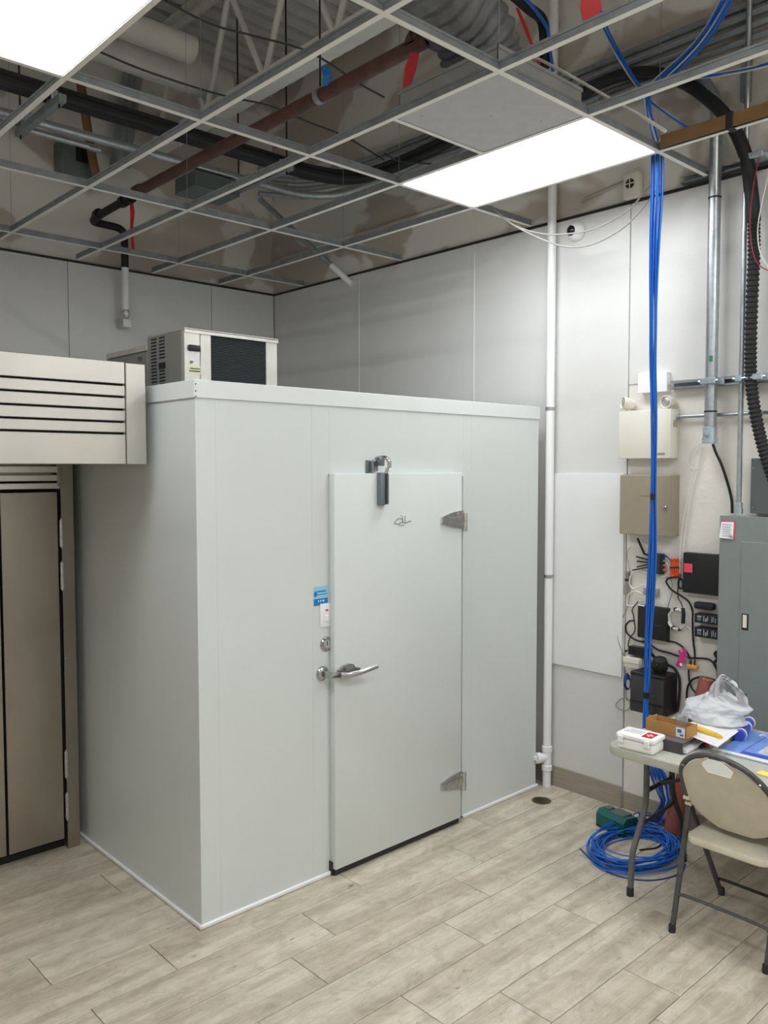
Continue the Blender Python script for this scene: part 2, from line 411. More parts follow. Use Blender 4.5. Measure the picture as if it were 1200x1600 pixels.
# baseboards
bb = setting('baseboard_right', (XW, 3, 0))
for a, b in [(2.648, 3.25), (3.253, 4.25), (4.253, 5.25), (5.253, 6.19)]:
    build(MB().box((XW-.011, a, 0), (XW, b, .13), .0015, 1), 'tile', 'base_tile', bb)
for a, b in [(1.86, 2.64), (.86, 1.857)]:
    build(MB().box((XR-.022, a, 0), (XR-.012, b, .105), .0015, 1), 'tile', 'base_tile', bb)

# roof deck and joists --------------------------------------------------
dk = MB(); prof = []
y = YF
while y < YB+.05:
    prof += [(y, 0), (y+.09, 0), (y+.105, .045), (y+.14, .045)]; y += .15
vs = []; fs = []
for yy, zz in prof: vs += [(XL, yy, ZD+zz), (XR, yy, ZD+zz)]
for i in range(len(prof)-1): fs.append([2*i, 2*i+1, 2*i+3, 2*i+2])
dk.add(vs, fs); dk.box((XL, YF, ZD+.06), (XR, YB+.05, ZD+.2))
deck = struct(build(dk, 'roof_deck', 'deck', base=(0, 0, ZD)))
def joist(x, name_group):
    t = thing('steel_joist', name_group[0], 'joist', (x, 2, 4.56), 'roof joists')
    build(MB().box((x-.045, YF, 4.56), (x-.006+.06, YB, 4.568)).box((x+.048, YF, 4.56), (x+.054, YB, 4.66)).box((x+.066, YF, 4.56), (x+.072, YB, 4.66)).box((x+.066, YF, 4.56), (x+.17, YB, 4.568)), 'bottom_chord', 'joist_paint', t)
    build(MB().box((x-.07, YF, ZD-.01), (x+.07, YB, ZD-.002)).box((x-.012, YF, ZD-.08), (x+.012, YB, ZD-.002)), 'top_chord', 'joist_paint', t)
    y = 5.39-.73*12
    while y < YB:
        if y > YF+.4:
            for d in (-.365, .365):
                if YF < y+d < YB: build(MB().cyl((x+.06, y, 4.6), (x+.03, y+d, ZD-.05), .021, seg=8), 'web_member', 'joist_paint', t)
        y += .73
joist(3.19, ['cream painted open-web roof joist crossing above the grey diffuser'])
joist(1.45, ['cream painted roof joist above the glaring light at top left'])
joist(-.6, ['cream painted roof joist over the middle of the room'])

# ceiling grid ------------------------------------------------------------
ceil = setting('ceiling', (0, 0, ZC))
def tee_profile(b, p0, p1, axis):
    (x0, y0), (x1, y1) = p0, p1
    if axis == 0:
        b.box((x0, y0-.012, ZC-.003), (x1, y0+.012, ZC-.0005), mi=0)
        b.box((x0, y0-.0025, ZC-.0005), (x1, y0+.0025, ZC+.034), mi=1); b.box((x0, y0-.0055, ZC+.03), (x1, y0+.0055, ZC+.04), mi=1)
    else:
        b.box((x0-.012, y0, ZC-.0035), (x0+.012, y1, ZC-.001), mi=0)
        b.box((x0-.0025, y0, ZC-.001), (x0+.0025, y1, ZC+.034), mi=1); b.box((x0-.0055, y0, ZC+.03), (x0+.0055, y1, ZC+.04), mi=1)
YM = [2.155+1.203*k for k in range(-4, 4)]
XC = [1.384+.613*k for k in range(-8, 5)]
for yy in YM:
    x1 = 4.33 if abs(yy-2.155) < .01 else XW-.004
    b = MB(); tee_profile(b, (XL+.01, yy), (x1, yy), 0); build(b, 'main_tee', ['tee_white', 'galv_dark'], ceil)
src = {}
segs = list(zip(YM, YM[1:]))+[(YM[-1], YB-.005)]
for xx in XC:
    for a, c in segs:
        L = round(c-a, 3)
        if L not in src:
            b = MB(); tee_profile(b, (0, .003), (0, L-.003), 1); src[L] = build(b, 'cross_tee', ['tee_white', 'galv_dark'], ceil, )
            src[L].data.transform(Matrix.Translation((0, 0, 0)))
            src[L].location = (xx, a, 0)
            continue
        inst(src[L], 'cross_tee', (xx, a, 0), ceil)
b = MB(); tee_profile(b, (XC[10]+.003, 2.757), (XC[11]-.003, 2.757), 0); build(b, 'short_tee', ['tee_white', 'galv_dark'], ceil)
for xx in XC[7:]:
    for yy in YM[3:]:
        if (XC.index(xx)+YM.index(yy)) % 2 == 0:
            build(MB().cyl((xx, yy, ZC+.03), (xx+.01, yy, ZD), .0016, seg=5), 'hanger_wire', 'galv_dark', ceil)

def ceiling_light(x0, y0, label):
    x1 = x0+.613; y1 = y0+1.203
    t = thing('ceiling_light', label, 'ceiling light', ((x0+x1)/2, (y0+y1)/2, ZC), 'recessed ceiling light panels')
    g = .004
    fr = MB()
    fr.box((x0+g, y0+g, ZC), (x1-g, y0+.016, ZC+.035)); fr.box((x0+g, y1-.016, ZC), (x1-g, y1-g, ZC+.035))
    fr.box((x0+g, y0+.016, ZC), (x0+.016, y1-.016, ZC+.035)); fr.box((x1-.016, y0+.016, ZC), (x1-g, y1-.016, ZC+.035))
    fr.box((x0+g, y0+g, ZC+.03), (x1-g, y1-g, ZC+.045))
    build(fr, 'frame', 'tee_white', t)
    z = ZC+.004
    build(MB().add([(x0+.016, y0+.016, z), (x1-.016, y0+.016, z), (x1-.016, y1-.016, z), (x0+.016, y1-.016, z)], [[0, 3, 2, 1]]), 'diffuser', 'led', t)
ceiling_light(XC[11], YM[4], 'lit flat ceiling light panel beside the grey diffuser plate')
ceiling_light(XC[7], YM[4], 'lit flat ceiling light panel at the top left corner of the photo')
for i, j, lb_ in [(7, 2, 'near the cold room side'), (11, 2, 'near the table wall'), (7, 0, 'far back in the room'), (11, 0, 'far back near the table wall')]:
    ceiling_light(XC[i], YM[j], 'lit flat ceiling light panel behind the camera '+lb_)

def fill_strip_light(x, y, label):  # added fixtures, out of view, that lift the light above the ceiling grid
    t = thing('fill_strip_light', label, 'strip light', (x, y, ZD-.12), 'added strip lights under the roof deck')
    build(MB().box((x-.07, y-.62, ZD-.12), (x+.07, y+.62, ZD-.06), .004, 1), 'housing', 'tee_white', t)
    for d in (-.04, .04):
        build(MB().cyl((x+d, y-.6, ZD-.145), (x+d, y+.6, ZD-.145), .016, seg=12), 'fill_lamp_tube', 'fill_tube_glow', t)
        for e_ in (-.61, .61): build(MB().box((x+d-.012, y+e_-.012, ZD-.165), (x+d+.012, y+e_+.012, ZD-.118)), 'lamp_holder', 'tee_white', t)
    for e_ in (-.5, .5): build(MB().cyl((x, y+e_, ZD-.07), (x, y+e_, ZD), .006, seg=8), 'stem', 'galv', t)
fill_strip_light(-1.3, 2.2, 'added unseen twin tube strip light under the roof deck left of the camera')
fill_strip_light(1.9, -.9, 'added unseen twin tube strip light under the roof deck right of the camera')
fill_strip_light(-1.3, -1.4, 'added unseen twin tube strip light under the roof deck behind the camera')

# ------------------------------------------------------------------ walk-in cooler
CX0, CX1, CY0, CY1, CZ = 1.858, 4.292, 3.203, 6.13, 2.43
ck = thing('walk_in_cooler', 'large white walk-in cold room box with hinged door on front', 'cold room', (3.07, 4.6, 0))
def cp(a, b, n='wall_panel', m='cooler_skin', bev=.0008): return build(MB().box(a, b, bev, 1), n, m, ck)
TH = .1
for a, b in [(CX0+TH, 2.4898), (2.49, 2.5998), (3.5852, 3.6568), (3.657, CX1-TH-.0002)]: cp((a, CY0, .01), (b, CY0+TH, CZ-.02))
cp((2.6, CY0, 2.0), (3.585, CY0+TH, CZ-.02), 'door_header')
for a, b in [(CY0, 4.40), (4.4002, 5.3), (5.3002, CY1)]:
    cp((CX0, a, .01), (CX0+TH, b, CZ-.02)); cp((CX1-TH, a, .01), (CX1, b, CZ-.02))
cp((CX0, CY1, .01), (CX1, CY1+.03, CZ-.02), 'rear_panel')
cp((CX0+TH, CY0+TH, CZ-.12), (CX1-TH, CY1, CZ-.021), 'roof_panel')
e = .006
tz = CZ-.078
cp((CX0-e, CY0-e, tz), (CX1+e, CY0, CZ), 'top_trim', 'cooler_trim', .0015)
cp((CX0-e, CY0, tz), (CX0, CY1, CZ), 'top_trim', 'cooler_trim', .0015)
cp((CX1, CY0, tz), (CX1+e, CY1, CZ), 'top_trim', 'cooler_trim', .0015)
for z in (CZ-.02, CZ-.05, CZ-.073): build(MB().cyl((CX0+.0, CY0-e-.002, z), (CX0+.0, CY0-e+.002, z), .003, seg=8), 'rivet', 'charcoal', ck)
for a, b in [(CX0-.012, 2.612), (3.585, CX1+.012)]: cp((a, CY0-.014, 0), (b, CY0, .022), 'base_trim', 'pvc_white', .005)
cp((CX0-.014, CY0-.014, 0), (CX0, CY1, .022), 'base_trim', 'pvc_white', .005)
# door: slab standing proud of the front face
DY = CY0-.045
dx0 = at(523, 1000, 1, DY).x; dx1 = at(721, 1000, 1, DY).x; dz1 = at(523, 740, 1, DY).z
cp((2.6002, CY0+.012, .01), (3.5848, CY0+.06, 2.0), 'door_frame_backing')
door = build(MB().box((dx0, DY, .035), (dx1, CY0-.004, dz1), .004, 2), 'door', 'cooler_skin', ck)
build(MB().box((dx0+.004, DY+.012, .004), (dx1-.004, DY+.03, .036)).box((dx0-.006, DY+.02, .005), (dx0+.002, CY0, .07)), 'sweep', 'rubber', door)
build(MB().box((dx0+.002, CY0-.012, .03), (dx0+.012, CY0-.0005, dz1-.002)).box((dx0+.002, CY0-.012, dz1-.012), (dx1-.002, CY0-.0005, dz1-.002)), 'gasket', 'gasket', door)
build(MB().box((dx1-.012, CY0-.014, .03), (dx1-.002, CY0-.0005, dz1-.002)), 'gasket', 'gasket', door)
# hinges
def strap_hinge(z, mirror):
    h = MB(); x1 = dx1+.002; x0 = x1-.175
    poly = []
    N = 10
    for i in range(N+1):
        t = i/N; poly.append((x0+.175*t, .018+.03*math.sin(min(1, t*1.1)*math.pi/2)))
    poly = [(x, v) for x, v in poly]+[(x, -v) for x, v in reversed(poly)]
    h.prism([(x, z+v) for x, v in poly], (0, DY-.012, 0), (1, 0, 0), (0, 0, 1), (0, 1, 0), .013)
    h.prism([(x0+.03, z-.012), (x0+.03, z+.012), (x1, z+.018), (x1, z-.018)], (0, DY-.018, 0), (1, 0, 0), (0, 0, 1), (0, 1, 0), .008)
    for (u, v) in [(.04, 0), (.1, .0), (.13, .032), (.13, -.032), (.165, .03)]: h.lathe([(.005, 0), (.004, .003), (0, .0035)], (x0+u, DY-.0125, z+v), (0, -1, 0), 10)
    o = build(h, 'hinge', 'hinge_metal', door)
    k = MB().cyl((x1+.016, DY-.004, z-.07), (x1+.016, DY-.004, z+.034), .017, seg=14)
    k.box((x1, CY0-.006, z-.09), (x1+.04, CY0-.0004, z+.06), .002, 1); k.box((x1+.004, DY-.006, z-.066), (x1+.04, CY0, z+.03), .003, 1)
    build(k, 'hinge_knuckle', 'hinge_metal', ck)
zh1 = at(707, 812, 1, DY).z; zh2 = at(707, 1222, 1, DY).z
strap_hinge(zh1, 1); strap_hinge(zh2, 1)
# closer
c0 = at(597, 740, 1, DY)
k = MB(); k.box((c0.x-.038, DY-.036, c0.z-.163), (c0.x-.008, DY, c0.z+.006), .006, 2, mi=0)
k.box((c0.x-.008, DY-.04, c0.z-.155), (c0.x+.004, DY, c0.z), .003, 1, mi=1); k.box((c0.x+.004, DY-.034, c0.z-.158), (c0.x+.02, DY, c0.z+.002), .004, 1, mi=0)
k.cyl((c0.x+.006, DY-.022, c0.z), (c0.x+.012, DY-.03, c0.z+.03), .009, seg=10, mi=2)
build(k, 'closer_body', ['closer_grey', 'charcoal', 'hinge_metal'], door)
k = MB(); k.box((c0.x-.075, CY0-.008, c0.z+.004), (c0.x-.052, CY0, c0.z+.07), .003, 1, mi=1); k.box((c0.x-.055, CY0-.035, c0.z+.01), (c0.x-.015, CY0, c0.z+.068), .005, 1)
k.box((c0.x-.02, CY0-.075, c0.z+.04), (c0.x-.008, CY0-.02, c0.z+.08), .003, 1, mi=1)
k.tube([(c0.x-.012, CY0-.02, c0.z+.078), (c0.x-.012, CY0-.05, c0.z+.082), (c0.x+.0, CY0-.075, c0.z+.08), (c0.x+.012, CY0-.085, c0.z+.06), (c0.x+.014, CY0-.085, c0.z+.03)], .011, 8, flat=1.3)
build(k, 'closer_hook', ['chrome', 'closer_grey'], ck)
# logo script on the door
lg = at(628, 815, 1, DY); LY = DY-.0012
def lp(u, v): return (lg.x+u, LY, lg.z+v)
k = MB()
k.tube([lp(-.052, .0), lp(-.03, .016), (lp(0, .013)), lp(.004, .002), lp(-.02, -.01), lp(-.046, -.008), lp(-.058, -.002)], .0013, 5)
k.tube([lp(.004, .028), lp(.005, .01), lp(.006, -.006), lp(.016, -.008), lp(.022, .0)], .0013, 5)
k.tube([lp(.022, .03), lp(.022, .01), lp(.024, -.006), lp(.034, -.007), lp(.05, .0), lp(.068, -.001)], .0013, 5)
k.tube([lp(-.025, -.014), lp(-.01, -.02), lp(.02, -.018)], .0009, 5)
k.lathe([(.003, 0), (.003, .001)], lp(-.006, .03), (0, -1, 0), 8)
build(k, 'logo', 'charcoal', door)
# latch handle
hz = at(530, 1050, 1, DY).z
k = MB()
xh = dx0
k.prism([(xh+.01, hz-.022), (xh+.012, hz+.012), (xh+.045, hz+.03), (xh+.085, hz+.036), (xh+.105, hz+.03), (xh+.12, hz+.012), (xh+.15, hz+.004), (xh+.15, hz-.016), (xh+.08, hz-.03), (xh+.03, hz-.03)], (0, DY-.02, 0), (1, 0, 0), (0, 0, 1), (0, 1, 0), .02)
k.prism([(xh+.04, hz+.0), (xh+.05, hz+.02), (xh+.1, hz+.024), (xh+.105, hz+.004)], (0, DY-.03, 0), (1, 0, 0), (0, 0, 1), (0, 1, 0), .012)
k.tube([(xh+.012, DY-.03, hz-.008), (xh+.06, DY-.045, hz-.012), (xh+.11, DY-.062, hz-.006), (xh+.16, DY-.075, hz+.004), (xh+.21, DY-.085, hz+.014)], .0135, 10, flat=.7, rfun=lambda i, t: .016-.006*t)
build(k, 'handle', 'chrome', door)
k = MB(); k.lathe([(.036, 0), (.036, .006), (.028, .014), (.012, .017), (0, .017)], (dx0-.045, CY0, hz-.002), (0, -1, 0), 20)
k.box((dx0-.055, CY0-.07, hz-.02), (dx0-.035, CY0-.005, hz+.014), .006, 2); k.box((dx0-.055, CY0-.085, hz-.016), (dx0+.012, CY0-.066, hz+.01), .006, 2)
build(k, 'latch_strike', 'chrome', ck)
# dial, switch, sticker on the jamb
dc = at(509, 1006, 1, CY0)
k = MB(); k.lathe([(.036, 0), (.036, .006), (.03, .012), (.027, .009), (0, .009)], dc, (0, -1, 0), 24, mi=0)
k.lathe([(.02, .009), (.02, .011), (.012, .011), (.012, .0125), (0, .0125)], dc, (0, -1, 0), 20, mi=1)
k.box((dc.x-.002, CY0-.014, dc.z-.006), (dc.x+.002, CY0-.0118, dc.z+.014), 0, mi=2)
build(k, 'thermometer_dial', ['chrome', 'alu', 'charcoal'], ck)
sa = at(499.5, 943, 1, CY0); sb = at(517, 978, 1, CY0)
sw = build(MB().box((sa.x, CY0-.007, sb.z), (sb.x, CY0, sa.z-.002), .003, 2), 'switch_plate', 'pvc_white', ck)
mx = (sa.x+sb.x)/2
build(MB().box((mx-.004, CY0-.0085, sa.z-.04), (mx+.012, CY0-.0068, sa.z-.033)), 'pilot_light', 'dark_red', sw)
build(MB().box((mx-.012, CY0-.014, sb.z+.028), (mx+.014, CY0-.0068, sb.z+.06), .003, 1), 'toggle', 'pvc_white', sw)
sa = at(490, 917, 1, CY0); sb = at(520, 943, 1, CY0)
st = build(MB().box((sa.x, CY0-.0012, sb.z), (dx0-.008, CY0, sa.z)), 'sticker', 'sticker_pale', ck)
wst = dx0-.008-sa.x
build(MB().box((sa.x, CY0-.002, sb.z), (sa.x+wst, CY0-.001, sb.z+.034)), 'blue_band', 'sticker_blue', st)
k = MB()
for u, q in [(.3, .06), (.45, .08), (.62, .12)]: k.box((sa.x+wst*u, CY0-.0026, sb.z+.018), (sa.x+wst*(u+q), CY0-.0018, sb.z+.026))
build(k, 'band_print', 'print_white', st)
k = MB()
k.box((sa.x+wst*.25, CY0-.002, sa.z-.03), (sa.x+wst*.85, CY0-.001, sa.z-.023)); k.box((sa.x+wst*.25, CY0-.002, sa.z-.043), (sa.x+wst*.95, CY0-.001, sa.z-.039))
build(k, 'sticker_print', 'print_blue', st)
k = MB(); cx, cz = sa.x+wst*.12, sa.z-.035
k.prism([(cx+.011*math.sin(a)*(1 if math.cos(a) < 0 else max(.15, 1-math.cos(a))), cz+.017*math.cos(a)) for a in [i*math.pi/8 for i in range(16)]], (0, CY0-.002, 0), (1, 0, 0), (0, 0, 1), (0, 1, 0), .001)
build(k, 'drop_mark', 'sticker_blue', st)

# ------------------------------------------------------------------ refrigeration unit on top of the cooler
UX0, UX1, UY0, UY1, UZ = 1.921, 2.432, 3.40, 3.75, 2.683
zb = CZ-.021
u = thing('refrigeration_unit', 'aluminium condensing unit with black coil grille on cooler roof', 'cooling unit', (2.18, 3.6, zb))
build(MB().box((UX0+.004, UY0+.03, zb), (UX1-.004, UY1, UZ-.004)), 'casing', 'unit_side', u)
build(MB().box((UX0, UY0-.006, UZ-.01), (UX1+.003, UY1, UZ), .002, 1).box((UX0, UY0-.006, UZ-.022), (UX1+.003, UY0, UZ-.005)), 'lid', 'alu', u)
a1 = at(313, 560, 1, UY0).x; a2 = at(330, 560, 1, UY0).x; a3 = at(416, 560, 1, UY0).x
f1 = build(MB().box((UX0, UY0, zb), (a1-.001, UY0+.03, UZ-.01), .002, 1), 'control_plate', 'alu', u)
build(MB().box((a1+.001, UY0, zb), (a2, UY0+.03, UZ-.01), .002, 1), 'front_post', 'alu', u)
build(MB().box((a3, UY0, zb), (UX1, UY0+.03, UZ-.01), .002, 1), 'front_post', 'alu', u)
p = at(302, 544, 1, UY0); build(MB().box((p.x-.028, UY0-.012, p.z-.014), (p.x+.034, UY0, p.z+.014), .006, 2), 'power_socket', 'black', f1)
p = at(303, 578, 1, UY0); build(MB().box((p.x-.03, UY0-.001, p.z-.02), (p.x+.034, UY0, p.z+.018)), 'label_plate', 'label_yellow', f1)
build(MB().box((p.x-.02, UY0-.002, p.z+.004), (p.x+.03, UY0-.001, p.z+.008)).box((p.x-.024, UY0-.002, p.z-.008), (p.x+.03, UY0-.001, p.z-.003)), 'label_print', 'charcoal', f1)
build(MB().lathe([(.007, 0), (.006, .008), (0, .009)], (p.x-.012, UY0, p.z+.035), (0, -1, 0), 10), 'screw', 'closer_grey', f1)
cg = build(MB().box((a2, UY0+.02, zb), (a3, UY0+.028, UZ-.012)), 'coil_backing', 'black', u)
k = MB(); z = zb+.005
while z < UZ-.02: k.box((a2, UY0+.006, z), (a3, UY0+.021, z+.003)); z += .0075
build(k, 'coil_fins', 'coil', u)['kind'] = 'stuff'
# vent slots on the left side
z = zb+.03; i = 0
while z < UZ-.02:
    for j, yy in enumerate((UY1-.035, UY1-.115)):
        if j == 1 and abs(z-zb-.12) < .025: continue
        build(MB().box((UX0-.0005, yy-.055, z), (UX0+.006, yy, z+.008)), 'vent_slot', 'gap', u)
    z += .0155
build(MB().box((UX0-.001, UY1-.175, zb+.105), (UX0+.006, UY1-.11, zb+.135)), 'knockout', 'gap', u)
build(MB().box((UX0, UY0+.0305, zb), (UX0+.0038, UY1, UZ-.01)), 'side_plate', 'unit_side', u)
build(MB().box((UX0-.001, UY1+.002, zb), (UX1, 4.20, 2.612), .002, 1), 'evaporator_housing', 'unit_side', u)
build(MB().box((UX0-.004, UY1+.002, 2.614), (UX1+.004, 4.20, 2.642), .002, 1), 'evaporator_lid', 'alu', u)
text_mesh('PRE', .03, (UX0-.0015, UY1+.1, 2.572), (0, -1, 0), (0, 0, 1), 0, u, 'lettering', 'charcoal')

# ------------------------------------------------------------------ stainless refrigerator with projecting louvre hood
FY = 4.385
fr = thing('reach_in_refrigerator', 'tall stainless steel refrigerator with projecting louvred hood beside white cold room', 'refrigerator', (1.1, 4.8, 0))
def fp(a, b, n, m='steel_door', bev=.002, par=None): return build(MB().box(a, b, bev, 1), n, m, par or fr)
fp((.06, FY+.035, .07), (1.80, 5.25, 2.2), 'cabinet_body')
fp((1.735, FY-.005, .0), (1.803, FY+.035, 2.2), 'side_stile')
fp((.06, FY-.005, .0), (.12, FY+.035, 2.2), 'side_stile')
fp((.1, FY+.05, .0), (1.735, FY+.2, .08), 'kick_plate', 'black', 0)
fp((.12, FY+.012, .05), (1.735, FY+.0345, 2.0), 'door_gap', 'gap', 0)
def fdoor(x0, x1, hx):
    d = fp((x0, FY-.018, .07), (x1, FY+.03, 1.925), 'door')
    for zc in (1.708, 1.482, .473, .244):
        h = MB(); h.cyl((hx, FY-.026, zc-.07), (hx, FY-.026, zc-.001), .0095, seg=10); h.cyl((hx, FY-.026, zc+.001), (hx, FY-.026, zc+.07), .0095, seg=10); h.cyl((hx, FY-.026, zc-.078), (hx, FY-.026, zc+.078), .004, seg=8)
        h.box((hx-.006, FY-.024, zc-.064), (hx+.006, FY-.01, zc+.064)); build(h, 'hinge', 'hinge_metal', d)
    return d
fdoor(1.427, 1.712, 1.726); fdoor(.78, 1.415, .772); fdoor(.135, .765, .127)
fp((.12, FY-.005, 2.065), (1.735, FY+.034, 2.2), 'upper_rail')
for z0, z1 in [(2.025, 2.06), (1.982, 2.014), (1.94, 1.972)]: fp((.13, FY-.012, z0), (1.732, FY+.012, z1), 'louvre_slat', 'steel', .003)
fp((1.716, FY-.014, 1.955), (1.74, FY, 2.07), 'louvre_end_cap', 'steel_door')
for (x, z) in [(1.765, 1.055), (1.745, 1.035)]: build(MB().lathe([(.004, 0), (.004, .002), (0, .003)], (x, FY-.005, z), (0, -1, 0), 8), 'screw', 'chrome', fr)
HY = 3.55
hood = fp((.1, HY+.012, 2.067), (1.80, FY+.2, 2.518), 'hood', 'steel', .003)
def hs(z0, z1, n): return fp((.1, HY-.004, z0), (1.704, HY+.0115, z1), n, 'steel', .002, hood)
# dark recess behind slots
fp((.11, HY+.0095, 2.19), (1.70, HY+.0125, 2.44), 'slot_recess', 'gap', 0, hood)
zz = [2.522, 2.425, 2.416, 2.371, 2.362, 2.3145, 2.3055, 2.260, 2.251, 2.2085, 2.199, 2.067]
hs(zz[1], zz[0], 'front_plate'); hs(zz[11], zz[10], 'front_plate')
for i in range(2, 10, 2): hs(zz[i+1], zz[i], 'louvre_slat')
fp((1.7055, HY-.01, 2.066), (1.801, HY+.0115, 2.52), 'corner_post', 'steel', .003, hood)

# ------------------------------------------------------------------ standpipe and wall panel things on the right wall
k = MB(); px, py_ = XW-.046, 3.165
sp = thing('standpipe', 'white painted drain standpipe running up the wall beside cold room', 'pipe', (px, py_, 0))
build(MB().cyl((px, py_, 0), (px, py_, .12), .027, seg=20).cyl((px, py_, .26), (px, py_, ZD), .027, seg=20), 'pipe', 'pvc_white', sp)
k = MB(); k.lathe([(.027, .1), (.034, .105), (.034, .135), (.029, .14), (.029, .225), (.034, .23), (.034, .26), (.027, .265)], (px, py_, 0), seg=20)
k.cyl((px, py_, .19), (px-.05, py_+.02, .19), .027, seg=18)
tee = build(k, 'tee_fitting', 'pvc_white', sp)
k = MB(); k.cyl((px-.045, py_+.018, .19), (px-.075, py_+.03, .19), .034, seg=18); k.box((px-.088, py_+.02, .176), (px-.074, py_+.044, .204), .003, 1)
build(k, 'cleanout_plug', 'pvc_white', tee)
for z in (1.36, 2.42): build(MB().lathe([(.0275, -.01), (.03, -.01), (.03, .01), (.0275, .01)], (px, py_, z)), 'strap', 'galv', sp)
single(MB().box((XW-.012, 2.655, .795), (XW-.0005, 3.16, 2.012), .001, 1), 'backing_board', 'board_white', 'bright white plywood sheet fixed to wall beside the standpipe', 'board')
# floor drain
d = at(846, 1251, 2, 0)
dr = thing('floor_drain', 'small round metal drain cover set in the tiled floor', 'drain', (d.x, d.y, 0))
build(MB().lathe([(.06, 0), (.06, .002), (.052, .0035), (.05, .0015), (0, .0015)], (d.x, d.y, 0), seg=28), 'cover_ring', 'brass', dr)
k = MB()
for i in range(-2, 3):
    w = math.sqrt(.045**2-(i*.016)**2); k.box((d.x+i*.016-.004, d.y-w, .0012), (d.x+i*.016+.004, d.y+w, .0022))
build(k, 'grate_slots', 'drain_dark', dr)
# security camera
c = at(902, 362, 0, XW)
t = thing('security_camera', 'white wall camera with round black lens under the ceiling', 'camera', tuple(c))
build(MB().lathe([(.06, 0), (.06, .012), (.05, .03), (.036, .05), (.03, .055), (.028, .05)], c, (-1, .1, -.05), 28), 'housing', 'pvc_white', t)
c2 = c+Vector((-.04, .012, 0))
build(MB().lathe([(.032, 0), (.033, .01), (.024, .02), (.01, .026), (0, .027)], c2, (-1, .25, -.05), 24), 'lens', 'black_gloss', t)
# siren
c = at(992, 292, 0, XW)
t = thing('alarm_siren', 'small white box siren with round grille above the wall panel edge', 'siren', (XW, c.y, c.z))
sb_ = build(MB().box((XW-.045, c.y-.05, c.z-.07), (XW+.012, c.y+.05, c.z+.07), .006, 2), 'siren_body', 'ivory', t)
k = MB(); k.lathe([(.028, 0), (.028, .002), (0, .002)], (XW-.0455, c.y+.005, c.z+.01), (-1, 0, 0), 20); build(k, 'grille', 'drain_dark', sb_)
k = MB(); k.box((XW-.05, c.y+.002, c.z-.018), (XW-.045, c.y+.008, c.z+.038)); k.box((XW-.05, c.y-.023, c.z+.007), (XW-.045, c.y+.033, c.z+.013)); build(k, 'grille_bar', 'ivory', sb_)

# emergency light --------------------------------------------------------
EX = XR-.11
a = at(967, 643, 0, EX); b = at(1047, 716, 0, EX)
em = thing('emergency_light', 'cream emergency light box with two round lamp heads', 'emergency light', (XR-.05, (a.y+b.y)/2, b.z))
body = build(MB().box((EX, b.y, b.z), (XR-.012, a.y, a.z), .004, 2), 'battery_case', 'ivory', em)
for i in range(4): build(MB().box((EX+.03+.012*i, b.y-.0008, a.z-.1), (EX+.037+.012*i, b.y+.002, a.z-.06)), 'side_vent', 'tan_box', body)
q = at(1033, 709, 0, EX); build(MB().box((EX-.001, q.y-.022, q.z-.008), (EX, q.y+.022, q.z+.006)), 'name_plate', 'tan_box', body)
for (u_, v_), dirv in [((977, 630), (-.75, .55, .15)), ((1042, 628), (-.95, .1, -.05))]:
    q = at(u_, v_, 0, EX+.03); dv = Vector(dirv).normalized()
    h = build(MB().lathe([(.012, -.055), (.026, -.05), (.034, -.02), (.036, .012), (.033, .016), (.029, .012), (.029, .006)], q, dv, 22), 'lamp_head', 'ivory', em)
    build(MB().lathe([(.0295, 0), (.02, .006), (0, .008)], q+dv*.007, dv, 20), 'lens', 'alu', h)
    build(MB().cyl(q-dv*.02+Vector((0, 0, -.075)), q-dv*.02, .009, seg=10), 'swivel', 'ivory', h)
# junction box above
a = at(998, 584, 0, XR-.06); b = at(1042, 611, 0, XR-.06)
t = thing('wall_box', 'small white blank box on wall above the emergency light', 'junction box', (XR-.03, (a.y+b.y)/2, b.z))
jb = build(MB().box((XR-.06, b.y, b.z), (XR-.005, a.y, a.z), .003, 1), 'box_body', 'pvc_white', t)
build(MB().box((XR-.066, b.y-.002, b.z-.002), (XR-.06, a.y+.002, a.z+.002), .002, 1), 'box_cover', 'pvc_white', t)
build(MB().lathe([(.003, 0), (0, .002)], (XR-.03, b.y, a.z-.015), (0, -1, 0), 8), 'screw', 'charcoal', t)
# tan enclosure
TX = XR-.11
a = at(969, 742, 0, TX); b = at(1047, 839, 0, TX)
t = thing('control_enclosure', 'tan metal control box with keyed lock below the emergency light', 'enclosure', (XR-.05, (a.y+b.y)/2, b.z))
build(MB().box((TX+.003, b.y, b.z), (XR-.012, a.y, a.z), .002, 1), 'enclosure_body', 'tan_box', t)
dd = build(MB().box((TX-.004, b.y+.002, b.z+.002), (TX+.002, a.y-.002, a.z-.002), .002, 1), 'enclosure_door', 'tan_box', t)
q = at(1040, 792, 0, TX); build(MB().lathe([(.011, 0), (.011, .008), (.008, .012), (0, .012)], (TX-.004, q.y, q.z), (-1, 0, 0), 14), 'lock', 'chrome', dd)
q = at(1008, 775, 0, TX); build(MB().box((TX-.005, q.y-.025, q.z-.001), (TX-.004, q.y+.025, q.z+.001)), 'lettering', 'black_soft', dd)

